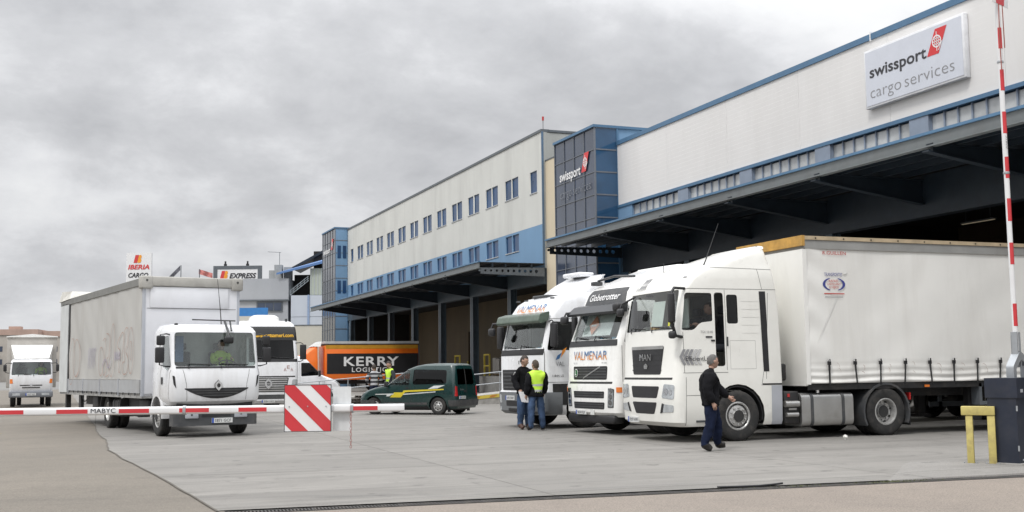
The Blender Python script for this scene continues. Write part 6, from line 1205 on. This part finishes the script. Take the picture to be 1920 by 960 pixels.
# ================================================================== people
from mathutils import noise as NOI
SKIN = M('skin', (.40, .245, .185), .55, var=.08, scale=9); HAIRD = M('hair_dark', (.035, .026, .02), .7, var=.3, scale=30); HAIRG = M('hair_grey', (.11, .105, .10), .75, var=.3, scale=30)
JBLK = M('jacket_black', (.009, .009, .011), .9, var=.4, scale=8, bump=.8, bscale=7, spec=.15); JEAN = M('jeans_blue', (.05, .082, .15), .9, var=.45, scale=5, bump=.8, bscale=9, spec=.15); NAVYT = M('trousers_navy', (.010, .015, .036), .9, var=.4, scale=7, bump=.8, bscale=8, spec=.15); SHOE = M('shoe_black', (.015, .013, .012), .5); SHOEB = M('shoe_brown', (.07, .035, .025), .6)
HIV = M('hi_vis_yellow', (.52, .80, .06), .6, var=.08, scale=6, bump=.4, bscale=10); HIS = M('reflective_silver', (.50, .52, .53), .35, metal=.3)
def M_stripes():
    m = M('striped_knit', (.40, .40, .41), .85, bump=.3); t = m.node_tree; b = t.nodes['Principled BSDF']; v = N(t, 'ShaderNodeTexCoord').outputs['Object']; s = N(t, 'ShaderNodeSeparateXYZ'); t.links.new(v, s.inputs[0])
    f = math_(t, 'GREATER_THAN', math_(t, 'FRACT', math_(t, 'MULTIPLY', s.outputs[2], 6.2)), .5); t.links.new(mix(t, f, (.42, .42, .44), (.03, .03, .035)), b.inputs['Base Color']); return m
STRIPE = M_stripes()
BASE = dict(pel=(0, 0, .96), waist=(.0, 0, 1.10), chest=(.0, 0, 1.30), upch=(-.01, 0, 1.42), neck=(.0, 0, 1.52), hb=(.015, 0, 1.58),
            sL=(-.01, .19, 1.43), eL=(-.03, .24, 1.15), wL=(.05, .25, .91), sR=(-.01, -.19, 1.43), eR=(-.03, -.24, 1.15), wR=(.05, -.25, .91),
            hL=(0, .10, .92), kL=(.02, .11, .50), aL=(-.02, .12, .10), tL=(.13, .14, .045), hR=(0, -.10, .92), kR=(.02, -.11, .50), aR=(-.02, -.12, .10), tR=(.13, -.14, .045))
SEATED = dict(pel=(0, 0, .10), waist=(-.03, 0, .24), chest=(-.05, 0, .44), upch=(-.05, 0, .56), neck=(-.03, 0, .66), hb=(-.01, 0, .72), sL=(-.05, .19, .57), eL=(.12, .25, .34), wL=(.36, .17, .42), sR=(-.05, -.19, .57), eR=(.12, -.25, .34), wR=(.36, -.17, .42),
              hL=(0, .10, .09), kL=(.42, .13, .16), aL=(.52, .13, -.24), tL=(.66, .14, -.29), hR=(0, -.10, .09), kR=(.42, -.13, .16), aR=(.52, -.13, -.24), tR=(.66, -.14, -.29))
RAD = dict(pel=(.150, .185), waist=(.145, .185), chest=(.155, .205), upch=(.12, .16), neck=(.062, .062), hb=(.064, .064), sL=(.098, .098), eL=(.074, .074), wL=(.052, .054), sR=(.098, .098), eR=(.074, .074), wR=(.052, .054), hL=(.125, .125), kL=(.098, .098), aL=(.078, .075), tL=(.046, .052), hR=(.125, .125), kR=(.098, .098), aR=(.078, .075), tR=(.046, .052))
EDGES = [('pel', 'waist'), ('waist', 'chest'), ('chest', 'upch'), ('upch', 'neck'), ('neck', 'hb'), ('upch', 'sL'), ('sL', 'eL'), ('eL', 'wL'), ('upch', 'sR'), ('sR', 'eR'), ('eR', 'wR'), ('pel', 'hL'), ('hL', 'kL'), ('kL', 'aL'), ('aL', 'tL'), ('pel', 'hR'), ('hR', 'kR'), ('kR', 'aR'), ('aR', 'tR')]
def seg_d(p, a, b):
    ab = b-a; t = max(0, min(1, (p-a).dot(ab)/ab.length_squared)); return (p-(a+ab*t)).length
def person(label, loc, head, pose=None, base=BASE, top=JBLK, legs=JEAN, shoes=SHOE, hair=HAIRD, bulk=1.0, vest=None, turn=0., nod=0., hgt=1.0, parent=None, hairlen=0., coat=False):
    J = dict(base); J.update(pose or {}); names = list(J); idx = {n: i for i, n in enumerate(names)}
    me = bpy.data.meshes.new('p'); me.from_pydata([J[n] for n in names], [(idx[a], idx[b]) for a, b in EDGES], [])
    o = bpy.data.objects.new('p', me); md = o.modifiers.new('s', 'SKIN'); md.use_smooth_shade = True; md.branch_smoothing = .6
    if not me.skin_vertices: me.attributes.new('skin', 'FLOAT', 'POINT')
    for n in names:
        sv = me.skin_vertices[0].data[idx[n]]; r = RAD[n]; k = bulk if n in ('pel', 'waist', 'chest') else (1+(bulk-1)*.4)
        sv.radius = (r[0]*k, r[1]*k); sv.use_root = n == 'pel'
    o.modifiers.new('u', 'SUBSURF').levels = 2
    body = tmp_eval([o], o); P = {n: Vector(v) for n, v in J.items()}
    bm = bmesh.new(); bm.from_mesh(body)
    seg = [(P[a], P[b], 'skin' if a == 'neck' else 'leg' if a[0] in 'hk' and a != 'hb' or (a == 'pel') and b[0] == 'h' else 'shoe' if a[0] == 'a' else 'top') for a, b in EDGES]
    ix = {'top': 0, 'leg': 1, 'shoe': 2, 'skin': 3}
    for f in bm.faces:
        c = f.calc_center_median(); best = min(seg, key=lambda s: seg_d(c, s[0], s[1])); k = best[2]
        if k == 'leg' and c.z > P['pel'].z+(.0 if coat else -.03) and base is BASE: k = 'top'
        f.material_index = ix[k]; f.smooth = True
    bm.normal_update()
    for v in bm.verts:
        q = v.co*9; v.co += v.normal*(.016*NOI.noise((q.x*1.2, q.y*1.2, q.z*2.2))+.007*NOI.noise(v.co*27))
    # head: skull, jaw, nose, ears, eyes, brow as one shaped surface
    hc = P['hb']+Vector((.02, 0, .075)); rot = Matrix.Rotation(R(turn), 3, 'Z') @ Matrix.Rotation(R(nod), 3, 'Y')
    hm = bmesh.new(); bmesh.ops.create_uvsphere(hm, u_segments=32, v_segments=22, radius=1)
    for v in hm.verts:
        x, y, z = v.co; px, py, pz = x*.108, y*.083, z*.130
        if z < 0: py *= 1+.22*z*(1 if x > -.2 else .5); px += .012*(-z) if x > 0 else .02*z*-1*.5
        if x > .3: px *= .95
        if x > .55 and abs(y) < .28: px += .026*math.exp(-((z+.18)/.16)**2)*(1-abs(y)/.28)*(1 if z < -.02 else .7)           # nose
        if x > .4: px -= .012*math.exp(-((z-.06)/.10)**2)*math.exp(-((abs(y)-.38)/.18)**2)                                 # eye sockets
        if x > .4: px += .006*math.exp(-((z-.22)/.08)**2)                                                                  # brow
        if x > .5: px -= .006*math.exp(-((z+.46)/.05)**2)*(1 if abs(y) < .35 else 0)                                       # mouth line
        if x > .3: px += .010*math.exp(-((z+.78)/.16)**2)                                                                  # chin
        if abs(y) > .86 and -.25 < z < .25 and abs(x) < .35: py *= 1.16                                                    # ears
        v.co = hc+rot @ Vector((px, py, pz))
    hmf = bpy.data.meshes.new('h'); hm.to_mesh(hmf); hm.free(); n0 = len(bm.faces); bm.from_mesh(hmf); bm.faces.ensure_lookup_table()
    for f in list(bm.faces)[n0:]: f.material_index = 3; f.smooth = True
    for s in (-1, 1):                                   # eyes
        em = bmesh.new(); bmesh.ops.create_icosphere(em, subdivisions=1, radius=.011, matrix=Matrix.Translation(hc+rot @ Vector((.082, s*.030, .008)))); q = bpy.data.meshes.new('e'); em.to_mesh(q); em.free(); n0 = len(bm.faces); bm.from_mesh(q); bm.faces.ensure_lookup_table()
        for f in list(bm.faces)[n0:]: f.material_index = 4
    # hands: palm, four fingers and a thumb, slightly curled
    for sd in 'LR':
        w = P['w'+sd]; d = (w-P['e'+sd]).normalized(); s = 1 if sd == 'L' else -1
        side = Vector((1, 0, 0)); side = (side-d*side.dot(d)).normalized(); inn = d.cross(side).normalized()
        if inn.y*s > 0: inn = -inn
        hb = MB(); c = w+d*.045
        hb.tube([w-d*.01, w+d*.03, w+d*.075, w+d*.095], [.027, .034, .036, .030], 8)
        for k, ln in enumerate((.062, .072, .068, .052)):
            b0 = w+d*.088+side*(.028-.0185*k); b1 = b0+d*ln*.5+inn*.010; b2 = b1+d*ln*.32+inn*.022; hb.tube([b0-d*.02, b0, b1, b2], [.0095, .0095, .0088, .007], 6)
        t0 = w+d*.028+side*.026; hb.tube([t0, t0+d*.03+side*.022+inn*.01, t0+d*.06+side*.024+inn*.022], [.012, .011, .008], 6)
        q = hb.me(); n0 = len(bm.faces); bm.from_mesh(q); bm.faces.ensure_lookup_table()
        for f in list(bm.faces)[n0:]: f.material_index = 3; f.smooth = True
    fin = bpy.data.meshes.new('person'); bm.to_mesh(fin)
    for m in (top, legs, shoes, SKIN, HAIRD): fin.materials.append(m)
    po = ob('person', fin, None, None, loc, (0, 0, R(head))); po.scale = (hgt,)*3; tag(po, label, 'person')
    # hair cap
    hh = bmesh.new(); bmesh.ops.create_uvsphere(hh, u_segments=24, v_segments=16, radius=1); rnd = random.Random(len(label))
    for v in list(hh.verts):
        x, y, z = v.co
        if z < (.50 if x > .45 else .50-.7*(.45-x)/.4 if x > .05 else -.20 if x > -.25 else -.50-hairlen): hh.verts.remove(v)
    for v in hh.verts:
        x, y, z = v.co; k = 1.03+rnd.uniform(-.025, .035); v.co = hc+rot @ Vector((x*.110*k-.005, y*.086*k, z*.135*k))
    hf = bpy.data.meshes.new('hair'); hh.to_mesh(hf); hh.free(); sharpen(hf, 180); ho = ob('hair', hf, hair, po); ho.modifiers.new('s', 'SOLIDIFY').thickness = .006
    if coat:                                            # jacket worn loose over the shirt: own hem, cuffs and collar
        cb_ = bm.copy(); zl = P['pel'].z-.10; bmesh.ops.bisect_plane(cb_, geom=list(cb_.verts)+list(cb_.edges)+list(cb_.faces), plane_co=(0, 0, zl), plane_no=(0, 0, 1))
        dl = [f for f in cb_.faces if not ((f.material_index == 0 or (f.material_index == 1 and f.calc_center_median().z > zl)) and f.calc_center_median().z < P['neck'].z+.02)]
        bmesh.ops.delete(cb_, geom=dl, context='FACES'); cb_.normal_update()
        for v in cb_.verts:
            low = max(0, min(1, (P['waist'].z-v.co.z)/.25)) if (Vector((v.co.x, v.co.y))-Vector((P['pel'].x, P['pel'].y))).length < .34 else 0
            v.co += v.normal*(.014+.018*low+.008*NOI.noise(v.co*14))
        cm_ = bpy.data.meshes.new('jacket'); cb_.to_mesh(cm_); cb_.free(); cm_.materials.append(top)
        for pl_ in cm_.polygons: pl_.material_index = 0
        co_ = ob('jacket', cm_, None, po); co_.modifiers.new('s', 'SOLIDIFY').thickness = .008
    if vest:                                            # sleeveless hi-vis vest over the trunk
        vb = bm.copy(); zl, zh = P['pel'].z-.0, P['neck'].z-.02
        for zc in (zl, zh): bmesh.ops.bisect_plane(vb, geom=list(vb.verts)+list(vb.edges)+list(vb.faces), plane_co=(0, 0, zc), plane_no=(0, 0, 1))
        for q in (.02, .13, .30, .40): bmesh.ops.bisect_plane(vb, geom=list(vb.verts)+list(vb.edges)+list(vb.faces), plane_co=(0, 0, zl+(zh-zl)*q), plane_no=(0, 0, 1))
        for q in 'LR':
            sp = P['s'+q].lerp(P['e'+q], .06); bmesh.ops.bisect_plane(vb, geom=list(vb.verts)+list(vb.edges)+list(vb.faces), plane_co=sp, plane_no=(Vector((0, (1 if q == 'L' else -1)*1.0, -.25))).normalized())
        dl = [f for f in vb.faces if not (f.material_index == 0 and zl < f.calc_center_median().z < zh and min(seg_d(f.calc_center_median(), P['pel'], P['upch']), 9) < .5 and not any((f.calc_center_median()-P['s'+q].lerp(P['e'+q], .06)).dot(Vector((0, (1 if q == 'L' else -1)*1.0, -.25))) > 0 or seg_d(f.calc_center_median(), P['e'+q], P['w'+q]) < .10 for q in 'LR'))]
        bmesh.ops.delete(vb, geom=dl, context='FACES'); vb.normal_update()
        for v in vb.verts: v.co += v.normal*(.03 if coat else .016)
        for f in vb.faces: z = (f.calc_center_median().z-zl)/(zh-zl); f.material_index = 1 if .02 < z < .13 or .30 < z < .40 else 0
        vm = bpy.data.meshes.new('vest'); vb.to_mesh(vm); vb.free(); vm.materials.append(HIV); vm.materials.append(HIS); vo = ob('vest', vm, None, po); vo.modifiers.new('s', 'SOLIDIFY').thickness = .006
    bm.free(); return po
WALK = dict(pel=(0, 0, .95), waist=(-.02, 0, 1.10), chest=(-.02, 0, 1.29), upch=(.0, 0, 1.42), neck=(.03, 0, 1.53), hb=(.05, 0, 1.59), sL=(.04, .19, 1.42), eL=(.20, .24, 1.17), wL=(.40, .20, 1.00), sR=(-.03, -.19, 1.42), eR=(-.12, -.25, 1.15), wR=(-.02, -.26, .90),
            hL=(.02, .10, .92), kL=(.14, .11, .52), aL=(.14, .12, .11), tL=(.30, .14, .10), hR=(-.02, -.10, .92), kR=(-.03, -.11, .51), aR=(-.18, -.12, .11), tR=(-.02, -.14, .045))
person('grey-haired man in black jacket and navy trousers walking past the foremost truck', (11.36, 18.9, 0), -17, WALK, top=JBLK, legs=NAVYT, hair=HAIRG, bulk=1.30, turn=14, hgt=1.0, coat=True)
person('dark-haired man in black jacket and jeans facing the hi-vis man, papers in hand', (11.30, 28.16, 0), -72, dict(eR=(-.04, -.27, 1.16), wR=(.14, -.27, .96), eL=(.0, .27, 1.15), wL=(.16, .20, 1.02)), top=JBLK, legs=JEAN, shoes=SHOEB, hair=HAIRD, bulk=1.0, turn=22, nod=14, hgt=1.08, coat=True)
person('man in yellow hi-vis vest over dark jacket, back turned, before the star-badged truck', (11.34, 27.42, 0), 92, dict(eR=(.0, -.27, 1.16), wR=(.10, -.25, .93), aL=(-.02, .16, .10), tL=(.12, .20, .045), hL=(0, .11, .92), kL=(.02, .14, .50), aR=(-.02, -.17, .10), tR=(.12, -.22, .045), kR=(.02, -.14, .50)), top=JBLK, legs=JEAN, hair=M('hair_brown', (.06, .045, .032), .8, var=.3, scale=30), bulk=1.02, vest=True, turn=10, hgt=1.01, hairlen=.2, coat=True)
# the papers he holds
pv = [(0, 0, 0), (.20, 0, -.02), (.30, .02, -.30), (.08, .02, -.27)]
pm = MB(); pm.add(pv+[(x, y+.006, z) for x, y, z in pv], [(0, 1, 2, 3), (7, 6, 5, 4), (0, 4, 5, 1), (1, 5, 6, 2), (2, 6, 7, 3), (3, 7, 4, 0)])
pp_ = pm.build('paper_sheets', M('white_paper', (.78, .78, .80), .7)); pp_.location = (11.02, 27.86, 1.0); pp_.rotation_euler = (0, 0, R(-25)); tag(pp_, 'white paper sheets hanging from the hand of the man in black', 'papers')
person('man in grey and black striped jumper, back turned, behind the green van', (12.02, 46.6, 0), 85, dict(eL=(.03, .30, 1.18), wL=(.16, .20, 1.02), eR=(.03, -.30, 1.18), wR=(.16, -.20, 1.02)), top=STRIPE, legs=NAVYT, hair=HAIRD, bulk=1.05, nod=8, hgt=1.04)
person('man in yellow hi-vis vest looking down, between the striped man and green van', (12.62, 46.35, 0), 196, None, top=M('shirt_dark_grey', (.03, .035, .04), .8), legs=NAVYT, hair=HAIRD, vest=True, nod=18, bulk=.98, hgt=1.11)
def driver(root, x, y, z, label, top, vest=None, turn=0):
    a = root.rotation_euler.z; c, s = math.cos(a), math.sin(a); L_ = root.location
    p = person(label, (L_.x+x*c-y*s, L_.y+x*s+y*c, z), math.degrees(a), None, SEATED, top=top, legs=NAVYT, vest=vest, turn=turn); return p
driver(rt_, .02, .5, 1.50, 'driver in yellow hi-vis behind the windscreen of the box truck', HIV)
driver(ft, .0, .45, 1.36, 'driver in yellow hi-vis in the small white delivery truck', HIV)
driver(mt, .22, .56, 2.05, 'driver in dark jacket inside the foremost tractor cab', M('jacket_grey', (.06, .06, .065), .8), turn=0)
# ------------------------------------------------------------------ done
bpy.data.scenes.remove(tmp)
